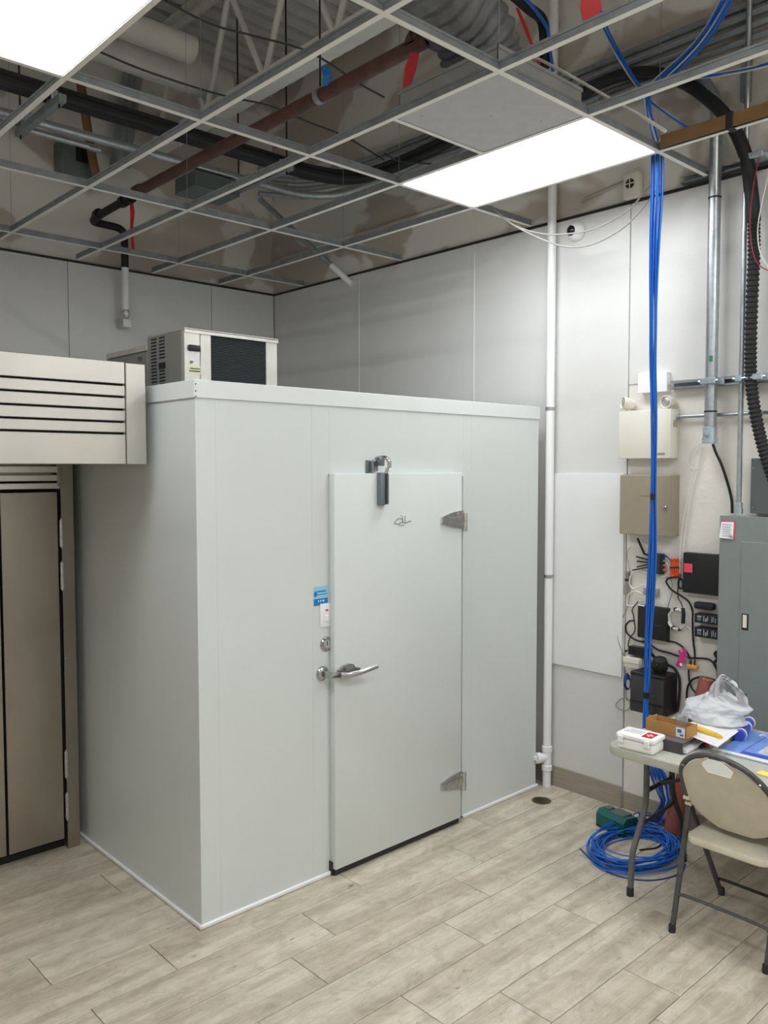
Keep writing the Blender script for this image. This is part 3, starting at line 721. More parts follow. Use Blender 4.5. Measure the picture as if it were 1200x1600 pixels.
# strut channels, conduits --------------------------------------------------
def strut(z, y0, y1, label):
    t = thing('strut_channel', label, 'strut channel', (XW-.02, (y0+y1)/2, z), 'strut channels on the wall')
    k = MB(); x0, x1 = XW-.034, XW+.008
    k.box((x1-.003, y0, z), (x1, y1, z+.041)); k.box((x0, y0, z), (x1, y1, z+.003)); k.box((x0, y0, z+.038), (x1, y1, z+.041))
    k.box((x0, y0, z), (x0+.003, y1, z+.01)); k.box((x0, y0, z+.031), (x0+.003, y1, z+.041))
    build(k, 'channel', 'galv', t); build(MB().box((x1-.0045, y0+.002, z+.012), (x1-.0032, y1, z+.03)), 'channel_recess', 'galv_dark', t)
    return t
zs = at(1075, 601, 0, XW-.02).z-.02
s1 = strut(zs, 1.0, 2.36, 'lower galvanised strut channel above the grey panels')
zt = at(1060, 283, 0, XW-.02).z-.02
s2 = strut(ZC+.005, 1.0, 2.32, 'upper galvanised strut channel at ceiling level by the big conduit')
def clamp(t, y, z, w, m='zinc'):
    k = MB(); k.box((XW-.12, y-w/2, z-.012), (XW-.034, y+w/2, z+.02), .004, 1); k.box((XW-.05, y-w/2-.015, z-.016), (XW-.032, y+w/2+.015, z+.024), .003, 1)
    k.cyl((XW-.11, y-w/2-.012, z+.004), (XW-.11, y+w/2+.012, z+.004), .006, seg=8)
    build(k, 'clamp', m, t)
CXP = XW-.075
yA = at(1107, 600, 0, CXP-.03).y; yB = at(1157, 600, 0, CXP-.01).y; yC = at(1178, 600, 0, CXP-.02).y
# big conduit with elbow
k = MB(); zb1 = at(1106, 690, 0, CXP).z
t = thing('large_conduit', 'thick galvanised conduit dropping down the wall from a ceiling elbow', 'conduit', (CXP, yA, zb1))
build(MB().tube([(CXP, yA, zb1), (CXP, yA, 3.9)]+[(CXP, yA+.28*(1-math.cos(a)), 3.9+.28*math.sin(a)) for a in [i*math.pi/16 for i in range(1, 9)]]+[(CXP, yA+.7, 4.18)], .0315, 18, spline=False), 'pipe', 'galv', t)
k = MB(); k.lathe([(.033, 0), (.04, .002), (.04, .03), (.037, .032), (.037, .085), (.033, .088)], (CXP, yA, zb1-.01), seg=20); k.box((CXP-.052, yA-.012, zb1+.03), (CXP-.03, yA+.012, zb1+.055), .003, 1)
build(k, 'connector', 'zinc', t)
for z in (zb1+.16, 3.47): build(MB().lathe([(.032, -.004), (.0335, -.004), (.0335, .004), (.032, .004)], (CXP, yA, z)), 'cable_tie', 'black', t)
q = at(1112, 560, 0, CXP-.03); build(MB().box((CXP-.0335, yA-.018, q.z-.015), (CXP-.026, yA-.002, q.z+.015)), 'green_tag', 'green', t)
clamp(s1, yA, zs+.018, .085)
# slim conduit
zbp = at(1155, 802, 0, CXP).z
t = thing('slim_conduit', 'slim galvanised conduit dropping into the grey electrical panel', 'conduit', (CXP, yB, zbp))
build(MB().cyl((CXP, yB, zbp+.02), (CXP, yB, 4.6), .0135, seg=14), 'pipe', 'galv', t)
build(MB().lathe([(.0145, .06), (.019, .058), (.019, .03), (.022, .028), (.022, 0)], (CXP, yB, zbp-.002), seg=14), 'connector', 'zinc', t)
clamp(s1, yB, zs+.018, .035); clamp(s2, yB, ZC+.02, .04)
# black corrugated hose + smooth sleeve arc
P = [at(*p, 0, CXP-.02) for p in [(905, 150), (935, 131), (975, 117), (1020, 114), (1065, 127), (1105, 153), (1140, 190), (1164, 240), (1174, 300), (1178, 345)]]
t = thing('cable_conduit', 'black flexible conduit arching over the ceiling and down the wall', 'conduit', tuple(P[-1]))
build(MB().tube(P, .034, 14), 'smooth_sleeve', 'black_soft', t)
Q = [at(*p, 0, CXP-.02) for p in [(1178, 345), (1178, 400), (1175, 470), (1173, 540), (1174, 600), (1183, 660), (1197, 715), (1216, 770)]]
dense = catmull(Q, 34)
build(MB().tube(dense, .03, 14, spline=False, rfun=lambda i, kk: .026+.0055*(1 if (i % 4) < 2 else 0)), 'corrugated_hose', 'black_soft', t)
clamp(s1, yC-.01, zs+.02, .085); clamp(s2, yC+.015, ZC+.02, .085)
# horizontal conduit into the emergency light
z = at(1085, 650, 0, XR-.04).z
t = thing('branch_conduit', 'thin horizontal conduit running from the emergency light box', 'conduit', (XR-.04, 1.8, z))
build(MB().cyl((XR-.04, 1.2, z), (XR-.04, at(1058, 650, 0, XR-.04).y, z), .010, seg=12), 'pipe', 'galv', t)
build(MB().cyl((XR-.04, at(1062, 650, 0, XR-.04).y, z), (XR-.04, at(1056, 650, 0, XR-.04).y, z), .016, seg=12), 'connector', 'zinc', t)

# electrical panels -----------------------------------------------------------
EPX = 4.30
a = at(1125, 806, 0, EPX)
t = thing('electrical_panel', 'grey electrical panel with flush door and paper notice behind table', 'electrical panel', (4.37, 1.6, .35))
build(MB().box((EPX+.004, 1.2, .35), (XR-.012, a.y-.006, a.z), .002, 1), 'panel_box', 'panel_grey', t)
cover = build(MB().box((EPX-.002, 1.19, .345), (EPX+.0035, a.y, a.z+.003), .002, 1), 'cover', 'panel_grey', t)
ya = at(1158, 900, 0, EPX).y; za = at(1160, 846, 0, EPX).z
pdo = build(MB().box((EPX-.006, 1.24, .42), (EPX-.0025, ya, za), .002, 1), 'panel_door', 'panel_grey', t)
for (u0, v0, u1, v1) in [(1160, 958, 1170, 985)]:
    p = at(u0, v0, 0, EPX); q = at(u1, v1, 0, EPX)
    build(MB().box((EPX-.008, q.y, q.z), (EPX-.0058, p.y, p.z), .001, 1), 'latch_plate', 'black', pdo)
    build(MB().box((EPX-.010, q.y+.008, q.z+.012), (EPX-.0078, p.y-.006, p.z-.006), .001, 1), 'latch_pull', 'ivory', pdo)
p = at(1158, 1082, 0, EPX); q = at(1167, 1112, 0, EPX); build(MB().box((EPX-.009, q.y, q.z), (EPX-.0058, p.y, p.z), .001, 1), 'pull_handle', 'black', pdo)
p = at(1127, 813, 0, EPX); q = at(1148, 842, 0, EPX)
nt_ = thing('notice_card', 'pink edged paper notice stuck on grey electrical panel', 'notice', (EPX-.003, (p.y+q.y)/2, q.z))
build(MB().box((EPX-.004, q.y-.004, q.z+.002), (EPX-.0025, p.y, p.z)), 'backing_card', 'pink_card', nt_)
pp = build(MB().add([(EPX-.0045, p.y-.002, p.z-.008), (EPX-.0045, q.y+.004, p.z-.006), (EPX-.007, q.y+.006, q.z-.002), (EPX-.012, p.y+.004, q.z+.002)], [[0, 1, 2, 3]]), 'paper_sheet', 'paper', nt_)
k = MB()
for i in range(6): k.box((EPX-.0062-.0008*i, q.y+.016+.004*(i % 2), p.z-.022-.012*i), (EPX-.0056-.0008*i, p.y-.008, p.z-.019-.012*i))
k.box((EPX-.0125, q.y+.008, q.z+.006), (EPX-.009, q.y+.024, q.z+.018))
build(k, 'print', 'print_grey', nt_)
a = at(1175, 717, 0, 4.36)
t = thing('breaker_box', 'upper grey metal box mounted above the electrical panel', 'electrical box', (4.4, 1.6, 1.84))
build(MB().box((4.364, 1.25, at(1175, 801, 0, 4.36).z), (XR-.012, a.y, a.z), .002, 1), 'box_body', 'panel_dark', t)
cov = build(MB().box((4.36, 1.245, at(1175, 801, 0, 4.36).z-.003), (4.3635, a.y+.004, a.z+.003), .001, 1), 'cover', 'panel_dark', t)
for v in (731, 793):
    q = at(1177.5, v, 0, 4.36); build(MB().lathe([(.006, 0), (.005, .003), (0, .004)], (4.36, q.y, q.z), (-1, 0, 0), 10), 'screw', 'chrome', cov)

# ------------------------------------------------------------------ network gear on the wall
GX = XR-.012
def wallbox(u0, v0, u1, v1, d, bev=.004):
    p = at(u0, v0, 0, GX-d); q = at(u1, v1, 0, GX-d)
    return MB().box((GX-d, q.y, q.z), (GX-.0005, p.y, p.z), bev, 2), p, q
def W(u, v, d=.012): return at(u, v, 0, GX-d)
# router
mb, p, q = wallbox(1013, 864, 1034, 898, .035)
t = thing('router', 'small grey router with black antennas hanging behind the blue cables', 'router', (GX, (p.y+q.y)/2, q.z))
rb_ = build(mb, 'router_case', 'charcoal', t)
mb2 = MB().box((GX-.0365, q.y-.001, q.z+.002), (GX-.03, q.y+.016, p.z-.002), .002, 1); build(mb2, 'port_strip', 'black', t)
for a, b, r in [((994, 869.5), (1012, 874.5), .0045), ((995, 877), (1014, 879), .0045), ((995, 886), (1013, 882), .004), ((988, 891), (1013, 886), .004)]:
    build(MB().cyl(W(*a, .03), W(*b, .02), r, seg=8), 'antenna', 'black', t)
build(MB().tube([W(996, 841, .04), W(1007, 866, .03), W(1014, 867, .02)], .007, 8, spline=False), 'antenna', 'black', t)
for i, (v, m) in enumerate([(868, 'navy_cable'), (876, 'grey_cable'), (883, 'grey_cable'), (890, 'orange_cable')]):
    build(MB().cyl(W(1034, v, .02), W(1041, v+1, .02), .006, seg=8), 'plug', m, t)
# orange hank
k = MB()
for i in range(7):
    x = 1048.5+i*1.7; k.tube([W(x, 878+2*(i % 2), .012), W(x+.6, 873+i % 3, .02), W(x+1.4, 878, .016), W(x+.4+(i % 2), 889, .022), W(x+1.6, 900, .014), W(x-.3, 901, .018), W(x, 888, .012)], .0035, 6, closed=True)
k.tube([W(1050, 902), W(1056, 898, .02), W(1062, 896, .02), W(1064, 899), W(1060, 902)], .0035, 6)
ok = thing('cable_hank', 'tied hank of orange network cable on wall beside the router', 'cable', tuple(W(1054, 902)))
build(k, 'cable', 'orange_cable', ok); build(MB().cyl(W(1047, 887, .022), W(1061, 886.5, .022), .005, seg=8), 'cable_tie', 'black', ok)
# black box with pink label
mb, p, q = wallbox(1067, 863, 1124, 932, .05, .006)
t = thing('network_enclosure', 'large black equipment box with pink label beside grey panel', 'equipment', (GX, (p.y+q.y)/2, q.z))
build(mb, 'enclosure_case', 'black', t)
a = W(1069, 880, .051); b = W(1081.5, 895, .051); build(MB().box((GX-.0512, b.y, b.z), (GX-.0498, a.y, a.z)), 'pink_label', 'pink_label', t)
k = MB()
for i in range(3): k.box((GX-.0517, b.y+.006, a.z-.014-.016*i), (GX-.0511, a.y-.004, a.z-.010-.016*i))
build(k, 'label_print', 'pink_card', t)
# power brick
mb, p, q = wallbox(1083, 940, 1114, 955, .045, .012)
bt = single(mb, 'power_adapter', 'black_soft', 'black power adapter between the equipment box and two batteries', 'adapter')
# two batteries
for n, (v0, v1) in {'upper': (958, 977.5), 'lower': (979, 1000)}.items():
    mb, p, q = wallbox(1085, v0, 1122, v1, .06, .004)
    t = thing('battery', f'{n} of two stacked black batteries with white printing', 'battery', (GX, (p.y+q.y)/2, q.z), 'stacked batteries')
    build(mb, 'battery_case', 'black', t)
    k = MB(); x = GX-.0606; hh = p.z-q.z
    for (f0, f1, g0, g1) in [(.12, .3, .62, .8), (.12, .28, .44, .52), (.12, .3, .28, .34), (.38, .42, .2, .85), (.46, .52, .2, .6), (.54, .58, .3, .8), (.72, .75, .2, .8), (.78, .81, .3, .86), (.86, .9, .2, .7)]:
        k.box((x, p.y-(p.y-q.y)*f1, q.z+hh*g0), (x+.001, p.y-(p.y-q.y)*f0, q.z+hh*g1))
    build(k, 'case_print', 'print_grey', t)
# grey surface jack
mb, p, q = wallbox(1005, 918, 1027, 932, .03, .003)
t = thing('wall_jack', 'grey surface socket behind the blue cables', 'wall socket', (GX, (p.y+q.y)/2, q.z))
build(mb, 'jack_body', 'grey_cable', t); build(MB().box((GX-.034, q.y+.012, q.z+.006), (GX-.03, q.y+.04, p.z-.006), .001, 1), 'jack_plate', 'pvc_white', t)
# grey hank left
k = MB()
for i in range(5):
    x = 977+1.3*i; k.tube([W(x, 896, .01+.002*i), W(x+1, 893, .012), W(x+1.6, 898, .01), W(x+.8, 908, .014), W(x+2.4-i, 922, .012), W(x-1-i*.4, 927, .012), W(x-1, 918, .012), W(x+.4, 908, .01)], .003, 6, closed=True)
t = thing('cord_bundle', 'grey power cord folded and tied near the white board edge', 'cable', tuple(W(980, 928)))
build(k, 'cord', 'grey_cable', t); build(MB().cyl(W(977, 906, .014), W(984, 906, .014), .007, seg=8), 'cable_tie', 'black', t)
# modem
mb, p, q = wallbox(996, 945, 1041, 1003, .045, .006)
t = thing('modem', 'black upright modem box behind the blue cables', 'modem', (GX, (p.y+q.y)/2, q.z))
build(mb, 'modem_case', 'black', t); a = W(997, 944.5, .046); b = W(1007, 947.5, .046); build(MB().box((GX-.0465, b.y, b.z), (GX-.044, a.y, a.z)), 'white_strip', 'print_white', t)
a = W(1012, 976, .046); b = W(1034, 978, .046); build(MB().box((GX-.0462, b.y, b.z), (GX-.0445, a.y, a.z)), 'front_groove', 'charcoal', t)
# white coil
k = MB(); cc = W(1059, 967.5, .016)
for i in range(6):
    ph = random.random()*6
    k.tube([(GX-.010-.004*i+.002*math.sin(3*a+ph), cc.y+(.049+.002*math.sin(2*a+ph)+.0015*i)*math.cos(a), cc.z+(.058+.003*math.cos(2*a+ph)-.001*i)*math.sin(a)) for a in [j*math.pi/8 for j in range(16)]], .0035, 6, closed=True)
k.tube([W(1064, 972, .02), W(1070, 976, .02), W(1076, 981, .015), W(1083, 988, .012)], .0035, 6)
t = thing('cable_coil', 'round white cable coil hanging on wall beside the batteries', 'cable', (GX, cc.y, cc.z-.06))
build(k, 'cable', 'white_cable', t)
for a in (1.3, 4.4, 5.2): build(MB().box((GX-.036, cc.y+.052*math.cos(a)-.004, cc.z+.058*math.sin(a)-.009), (GX-.004, cc.y+.052*math.cos(a)+.004, cc.z+.058*math.sin(a)+.009), .002, 1), 'tie_wrap', 'black', t)
t2 = thing('inline_adapter', 'slim black adapter hanging across the white cable coil', 'adapter', tuple(W(1067, 974, .045)))
build(MB().tube([W(1067, 950, .045), W(1068, 960, .048), W(1067, 974, .045)], .011, 8), 'adapter_body', 'black_soft', t2)
build(MB().tube([W(1067, 951, .045), W(1064, 942, .03), W(1060, 935, .012), W(1059, 925, .012), W(1060, 910, .014)], .003, 6), 'cord', 'black', t2)
# black switch, white box, phone, UPS
mb, p, q = wallbox(981, 1009, 1012, 1028, .05, .004)
t = thing('network_switch', 'small black switch above the white splice box', 'switch', (GX, (p.y+q.y)/2, q.z)); build(mb, 'switch_case', 'black_gloss', t)
build(MB().cyl(W(980, 1016, .03), W(977, 1018, .03), .006, seg=8), 'plug', 'black', t)
mb, p, q = wallbox(974.5, 1026, 998, 1046, .07, .004)
t = thing('splice_box', 'small cream plastic box on wall beside the black tower unit', 'junction box', (GX, (p.y+q.y)/2, q.z)); build(mb, 'box_body', 'ivory', t)
build(MB().box((GX-.076, q.y-.002, p.z-.03), (GX-.07, p.y+.002, p.z+.003), .002, 1), 'box_lid', 'ivory', t)
mb, p, q = wallbox(985, 1049, 1036, 1122, .15, .004)
t = thing('backup_battery_tower', 'tall black tower unit on wall behind the cardboard box', 'power unit', (GX-.05, (p.y+q.y)/2, q.z))
build(mb, 'tower_case', 'charcoal', t)
build(MB().box((GX-.152, q.y, q.z+.055), (GX-.1495, p.y, q.z+.066)), 'front_groove', 'black', t)
build(MB().box((GX-.1505, q.y-.002, p.z-.02), (GX-.002, p.y+.002, p.z+.003), .004, 1), 'top_cap', 'black', t)
build(MB().box((GX-.145, q.y-.0025, q.z), (GX-.001, q.y, p.z-.02)), 'side_cover', 'black', t)
ut = p.z+.003
c = at(1031, 1042, 0, GX-.07); k = MB(); c.z = ut+.048
k.lathe([(.0, -.05), (.035, -.046), (.045, -.02), (.046, .01), (.036, .036), (.018, .044), (0, .045)], c, (-.3, -.15, 1), 18)
t = thing('desk_speaker', 'rounded black device with red light on top of the black tower', 'device', (c.x, c.y, ut))
build(k, 'device_body', 'black_soft', t)
build(MB().lathe([(.004, 0), (0, .003)], c+Vector((-.046, -.006, .008)), (-1, 0, 0), 8), 'indicator', 'red', t)
build(MB().tube([c+Vector((0, .03, .03)), c+Vector((-.02, .045, .06)), c+Vector((-.01, .06, .03)), c+Vector((0, .055, -.03))], .009, 8), 'handle', 'black', t)
k = MB()
for i in range(9):
    k.tube([W(980+i % 3, 1052+i, .03), W(975+(i*3) % 4, 1060+i, .05+.003*i), W(978, 1072+i*.6, .04), W(983, 1076, .02), W(985, 1066, .02)], .003, 6, closed=True)
single(k, 'patch_cable_coil', 'navy_cable', 'dark blue cable loops squeezed beside the black tower', 'cable')
# pink tag, amber splitter
k = MB(); 
def ribbon(pts, wd, mbx, mi=0):
    vs = []; fs = []
    for i, pnt in enumerate(pts):
        a = pts[max(i-1, 0)]; b = pts[min(i+1, len(pts)-1)]; d = (b-a); s = Vector((0, -d.z, d.y)).normalized()*wd
        vs += [pnt-s+Vector((-.001, 0, 0)), pnt+s+Vector((-.001, 0, 0)), pnt+s+Vector((.001, 0, 0)), pnt-s+Vector((.001, 0, 0))]
    for i in range(len(pts)-1):
        for j in range(4): fs.append([4*i+j, 4*i+(j+1) % 4, 4*i+4+(j+1) % 4, 4*i+4+j])
    fs += [[3, 2, 1, 0], [len(vs)-4, len(vs)-3, len(vs)-2, len(vs)-1]]
    mbx.add(vs, fs, mi)
t = thing('ribbon_tag', 'magenta ribbon tag tied round a black cable on wall', 'tag', tuple(W(1062, 1043)))
ribbon([W(1067, 1024, .03), W(1063, 1032, .034), W(1060, 1042, .03)], .016, k); ribbon([W(1067, 1024, .032), W(1070, 1018, .036), W(1067, 1012, .03)], .012, k); ribbon([W(1066, 1024, .034), W(1070, 1030, .036), W(1073, 1027, .03)], .01, k); ribbon([W(1060, 1017, .03), W(1066, 1023, .036), W(1073, 1020, .032)], .01, k)
build(k, 'ribbon', 'magenta', t); a = W(1062, 1036, .037); b = W(1066, 1041, .037); build(MB().box((a.x, b.y, b.z), (a.x+.002, a.y, a.z)), 'white_mark', 'print_white', t)
mb, p, q = wallbox(1072.5, 1038, 1088, 1046, .035, .003)
t = thing('cable_splitter', 'amber coaxial splitter with cable plugs on wall', 'splitter', (GX, (p.y+q.y)/2, q.z)); build(mb, 'splitter_body', 'amber', t)
for u_ in (1074, 1079.5, 1085.5): build(MB().cyl(W(u_, 1039, .02), W(u_, 1031, .02), .005, seg=8), 'terminal', 'alu' if u_ < 1075 else 'black', t)
build(MB().cyl(W(1076, 1046, .02), W(1076, 1053, .02), .005, seg=8), 'terminal', 'black', t)
# loose cables on the wall: (points, radius, material, label)
CB = [
 ([(1042, 1002), (1052, 1003), (1063, 1008), (1072, 1017), (1079, 1030)], .0055, 'black', 'black cable curving from the modem to the amber splitter'),
 ([(1015, 1006), (1028, 1015), (1045, 1020), (1060, 1025), (1078, 1028), (1100, 1029), (1112, 1033), (1120, 1046), (1121, 1060)], .0055, 'black', 'long black cable crossing the wall under the pink ribbon'),
 ([(1086, 1030), (1085, 1015), (1083, 1000), (1082, 970), (1082, 955), (1076, 940), (1063, 930)], .0055, 'black', 'black cable rising from the splitter beside the batteries'),
 ([(1063, 930), (1050, 922), (1043, 913), (1041, 908), (1046, 903), (1060, 902), (1063, 906)], .0055, 'black', 'black cable looping below the orange cable hank'),
 ([(1063, 902), (1060, 910), (1061, 918), (1066, 919), (1067, 910), (1064, 904)], .006, 'black', 'short black plug lead hanging below the orange hank'),
 ([(1044, 1039), (1054, 1045), (1061, 1058), (1062, 1075), (1060, 1100), (1058, 1112)], .008, 'black', 'thick black cable drooping right of the tower unit'),
 ([(1076, 1053), (1077, 1064), (1081, 1075), (1088, 1084)], .005, 'black', 'black coaxial lead dropping below the splitter'),
 ([(1120, 1064), (1108, 1060), (1094, 1058), (1082, 1062), (1075, 1072), (1073, 1085), (1073, 1098), (1072, 1112)], .006, 'black', 'black coaxial cable arching over the red-brown roll'),
 ([(991, 970), (983, 971), (978, 978), (979, 988), (988, 997), (1000, 1002), (1013, 1003)], .0055, 'black', 'black cable loop left of the modem'),
 ([(985, 892), (984, 928), (980, 950), (972, 967), (966, 985), (966, 1000), (972, 1018), (976, 1030)], .003, 'grey_cable', 'thin grey wire bowing over the edge of the white board'),
 ([(1012, 896), (1000, 892), (990, 894), (984, 904), (984, 914), (990, 920), (998, 917), (1006, 913)], .0035, 'white_cable', 'white cable loop below the router'),
 ([(1006, 930), (998, 925), (990, 924), (982, 930), (979, 942), (984, 947), (993, 945), (1000, 939)], .0035, 'white_cable', 'white cable loop above the modem'),
 ([(984, 893), (980, 870), (981, 862), (984, 855)], .002, 'grey_cable', 'hair thin grey wire rising to the tan control box'),
 ([(997, 940), (988, 952), (990, 963), (992, 985), (984, 997), (981, 1010)], .0035, 'black', 'thin black wire at the left side of the modem'),
 ([(1041, 902), (1049, 906), (1050, 925), (1046, 940), (1042, 955)], .0035, 'grey_cable', 'grey cable falling from the orange hank behind the coil'),
 ([(1038, 868), (1044, 871), (1047, 876)], .0035, 'navy_cable', 'dark blue patch lead at the top of the router'),
 ([(1040, 877), (1044, 885), (1045, 893), (1040, 900), (1030, 902), (1024, 900)], .003, 'white_cable', 'white patch lead curling below the router ports'),
 ([(977, 1046), (978, 1090), (983, 1094), (984, 1104), (979, 1110), (968, 1108), (962, 1102), (968, 1094), (977, 1090), (982, 1094)], .003, 'grey_cable', 'thin brown wire loop left of the tower unit'),
 ([(1120, 1018), (1117, 1022), (1121, 1030), (1116, 1036), (1121, 1046)], .008, 'black', 'bunched black leads beside the grey panel edge'),
 ([(1114, 694), (1119, 708), (1127, 725), (1136, 752), (1143, 780), (1144, 802)], .0075, 'black', 'black cable from the large conduit into the grey panel'),
 ([(1100, 690), (1088, 697), (1077, 710), (1075, 722), (1082, 732), (1094, 732), (1105, 725)], .0022, 'white_cable', 'fine white wire loop at the bottom of the large conduit'),
 ([(1096, 702), (1088, 738), (1080, 770), (1072, 820), (1067, 862)], .003, 'white_cable', 'thin white wire falling from the large conduit to the black box'),
 ([(1088, 730), (1082, 745), (1070, 800), (1063, 850), (1062, 895)], .003, 'white_cable', 'second thin white wire falling beside the tan control box'),
]
for i, (pts, r, m, lab) in enumerate(CB):
    single(MB().tube([W(u_, v_, .014+.008*math.sin(i*1.7+j*.8)*.5+r) for j, (u_, v_) in enumerate(pts)], r, 7), 'wall_cable', m, lab, 'cable', 'loose cables on the wall')
# hanging thin wires from the light panel
for pts, lab in [([(765, 322), (800, 350), (840, 364), (880, 366), (930, 357), (980, 330), (1003, 305), (1022, 285)], 'upper grey wire sagging below the light in front of camera'), ([(768, 322), (800, 350), (850, 375), (890, 386), (930, 380), (975, 355), (1010, 318), (1030, 290)], 'lower grey wire sagging below the light past the camera')]:
    single(MB().tube([at(u_, v_, 0, 4.0+.25*j/7) for j, (u_, v_) in enumerate(pts)], .005, 6), 'sagging_wire', 'grey_cable', lab, 'wire', 'sagging wires')
single(MB().tube([at(u_, v_, 0, XW-.01) for u_, v_ in [(983, 279), (960, 289), (935, 300), (918, 308), (908, 317)]], .006, 6), 'stub_wire', 'grey_cable', 'short grey wire sticking out of wall above the camera', 'wire')
for pts, m, lab in [([(1186, 245), (1176, 300), (1172, 350), (1176, 392), (1186, 414), (1205, 425)], 'dark_red', 'thin red wire hanging in front of the black hose'), ([(1202, 268), (1190, 320), (1184, 360), (1188, 395), (1202, 420)], 'white_cable', 'white wire hanging in front of the black hose')]:
    single(MB().tube([at(u_, v_, 0, XW-.14) for u_, v_ in pts], .0028, 6), 'hanging_wire', m, lab, 'wire')

# ------------------------------------------------------------------ blue cable drop and coil
B0 = Vector((3.872, 2.150, 3.585)); B1 = Vector((3.92, 2.17, 3.56))
t = thing('blue_cable_drop', 'long bundle of blue network cables hanging from ceiling to table', 'cable bundle', (3.99, 2.2, .45))
bx_, by_ = at(1028, 250, 0, 3.99).y, 0
def bp(px_, py_): return at(px_, py_, 0, 4.19)
for i in range(16):
    off = (i-7.5)/7.5; ph = random.random()*6.3; dep = .03*math.sin(i*2.4)
    pts = []
    for (cx_, py_, wdt) in [(1027, 222, 7), (1027, 245, 8.5), (1026.5, 300, 8.0), (1024, 360, 7.), (1022, 430, 6.0), (1021, 500, 5.5), (1019.5, 570, 5), (1021, 640, 4.5), (1021.5, 700, 4), (1020.5, 776, 3.2), (1020, 850, 4.5), (1017, 930, 5.5), (1013, 1000, 5), (1011, 1060, 4.4), (1009, 1085, 3), (1008, 1130, 4.4), (1012, 1180, 4.5)]:
        xx = 4.19-.27*max(0, (760-py_))/540 if py_ < 760 else 4.19
        p = at(cx_+off*wdt+1.3*math.sin(py_*.012+ph), py_, 0, xx+dep*wdt/9*.5); pts.append(p)
    rr = random.random(); pts += [at(1016+i*1.6, 1210, 0, 4.20+dep), at(1024+i*1.3+6*rr, 1238, 0, 4.21+dep), at(1030+i*.9+4*rr, 1256, 0, 4.24+dep), at(1012+i*1.2, 1284, 2, .01+.002*i)]
    build(MB().tube(pts, .0032, 6, sub=4), 'cable', 'blue_cable' if i % 4 else 'navy_cable', t)
for py_, w_ in [(776, 3.6), (1086, 3.6)]:
    c = at(1020.5 if py_ < 1000 else 1009, py_, 0, 4.19); build(MB().lathe([(.0125, -.016), (.0165, -.016), (.0165, .016), (.0125, .016)], c, (0, 0, 1), 14), 'tie_wrap', 'black', t)
def coil(name, c, rx, ry, n, spread, hgt, m, label, seed, r=.0035, extra=None):
    rnd = random.Random(seed); t = thing(name, label, 'cable', (c[0], c[1], 0))
    for i in range(n):
        ph = rnd.random()*6.3; sc = 1+spread*(rnd.random()-.5); ox = rnd.uniform(-.02, .02); oy = rnd.uniform(-.02, .02); z0 = r+hgt*rnd.random(); a_ = rnd.uniform(.004, .012)
        pts = [(c[0]+ox+rx*sc*math.cos(a)+a_*math.sin(3*a+ph), c[1]+oy+ry*sc*math.sin(a)+a_*math.cos(2*a+ph), max(r, z0+.012*math.sin(2*a+ph))) for a in [j*math.pi/10 for j in range(20)]]
        build(MB().tube(pts, r, 6, closed=True, sub=3), 'cable_loop', m if rnd.random() > .15 else 'navy_cable', t)
    return t
cf = coil('floor_cable_coil', (3.93, 2.28), .255, .19, 24, .38, .055, 'blue_cable', 'loose coil of bright blue cable on floor under table', 3)
k = MB().tube([(3.75, 2.50, .004), (3.65, 2.32, .004), (3.64, 2.18, .004), (3.72, 2.06, .004), (3.88, 2.0, .004), (4.0, 2.03, .004)], .0035, 6)
build(k, 'cable_tail', 'navy_cable', cf)
coil('wall_cable_coil', (4.26, 2.32), .1, .13, 9, .3, .05, 'navy_cable', 'small dark blue cable coil on floor against the wall', 5)

# ------------------------------------------------------------------ folding table
TX0, TX1, TY0, TY1, TZ = 3.412, 4.165, .32, 2.150, .74
tb = thing('folding_table', 'pale grey plastic folding table with dark tube legs by wall', 'table', (3.78, 1.24, 0))
poly = []
R_ = .075
for cx_, cy_, a0 in [(TX1-R_, TY1-R_, 0), (TX0+R_, TY1-R_, 90), (TX0+R_, TY0+R_, 180), (TX1-R_, TY0+R_, 270)]:
    for i in range(9): a = math.radians(a0+i*90/8); poly.append((cx_+R_*math.cos(a), cy_+R_*math.sin(a)))
bm = bmesh.new(); vsb = [bm.verts.new((x, y, TZ-.045)) for x, y in poly]; fc = bm.faces.new(vsb)
ext = bmesh.ops.extrude_face_region(bm, geom=[fc]); 
for v in ext['geom']:
    if isinstance(v, bmesh.types.BMVert): v.co.z = TZ
ed = [e for e in bm.edges if abs(e.verts[0].co.z-e.verts[1].co.z) < 1e-6]
bmesh.ops.bevel(bm, geom=ed, offset=.008, segments=3, profile=.5, affect='EDGES')
build(MB().bm(bm), 'tabletop', 'table_top', tb)
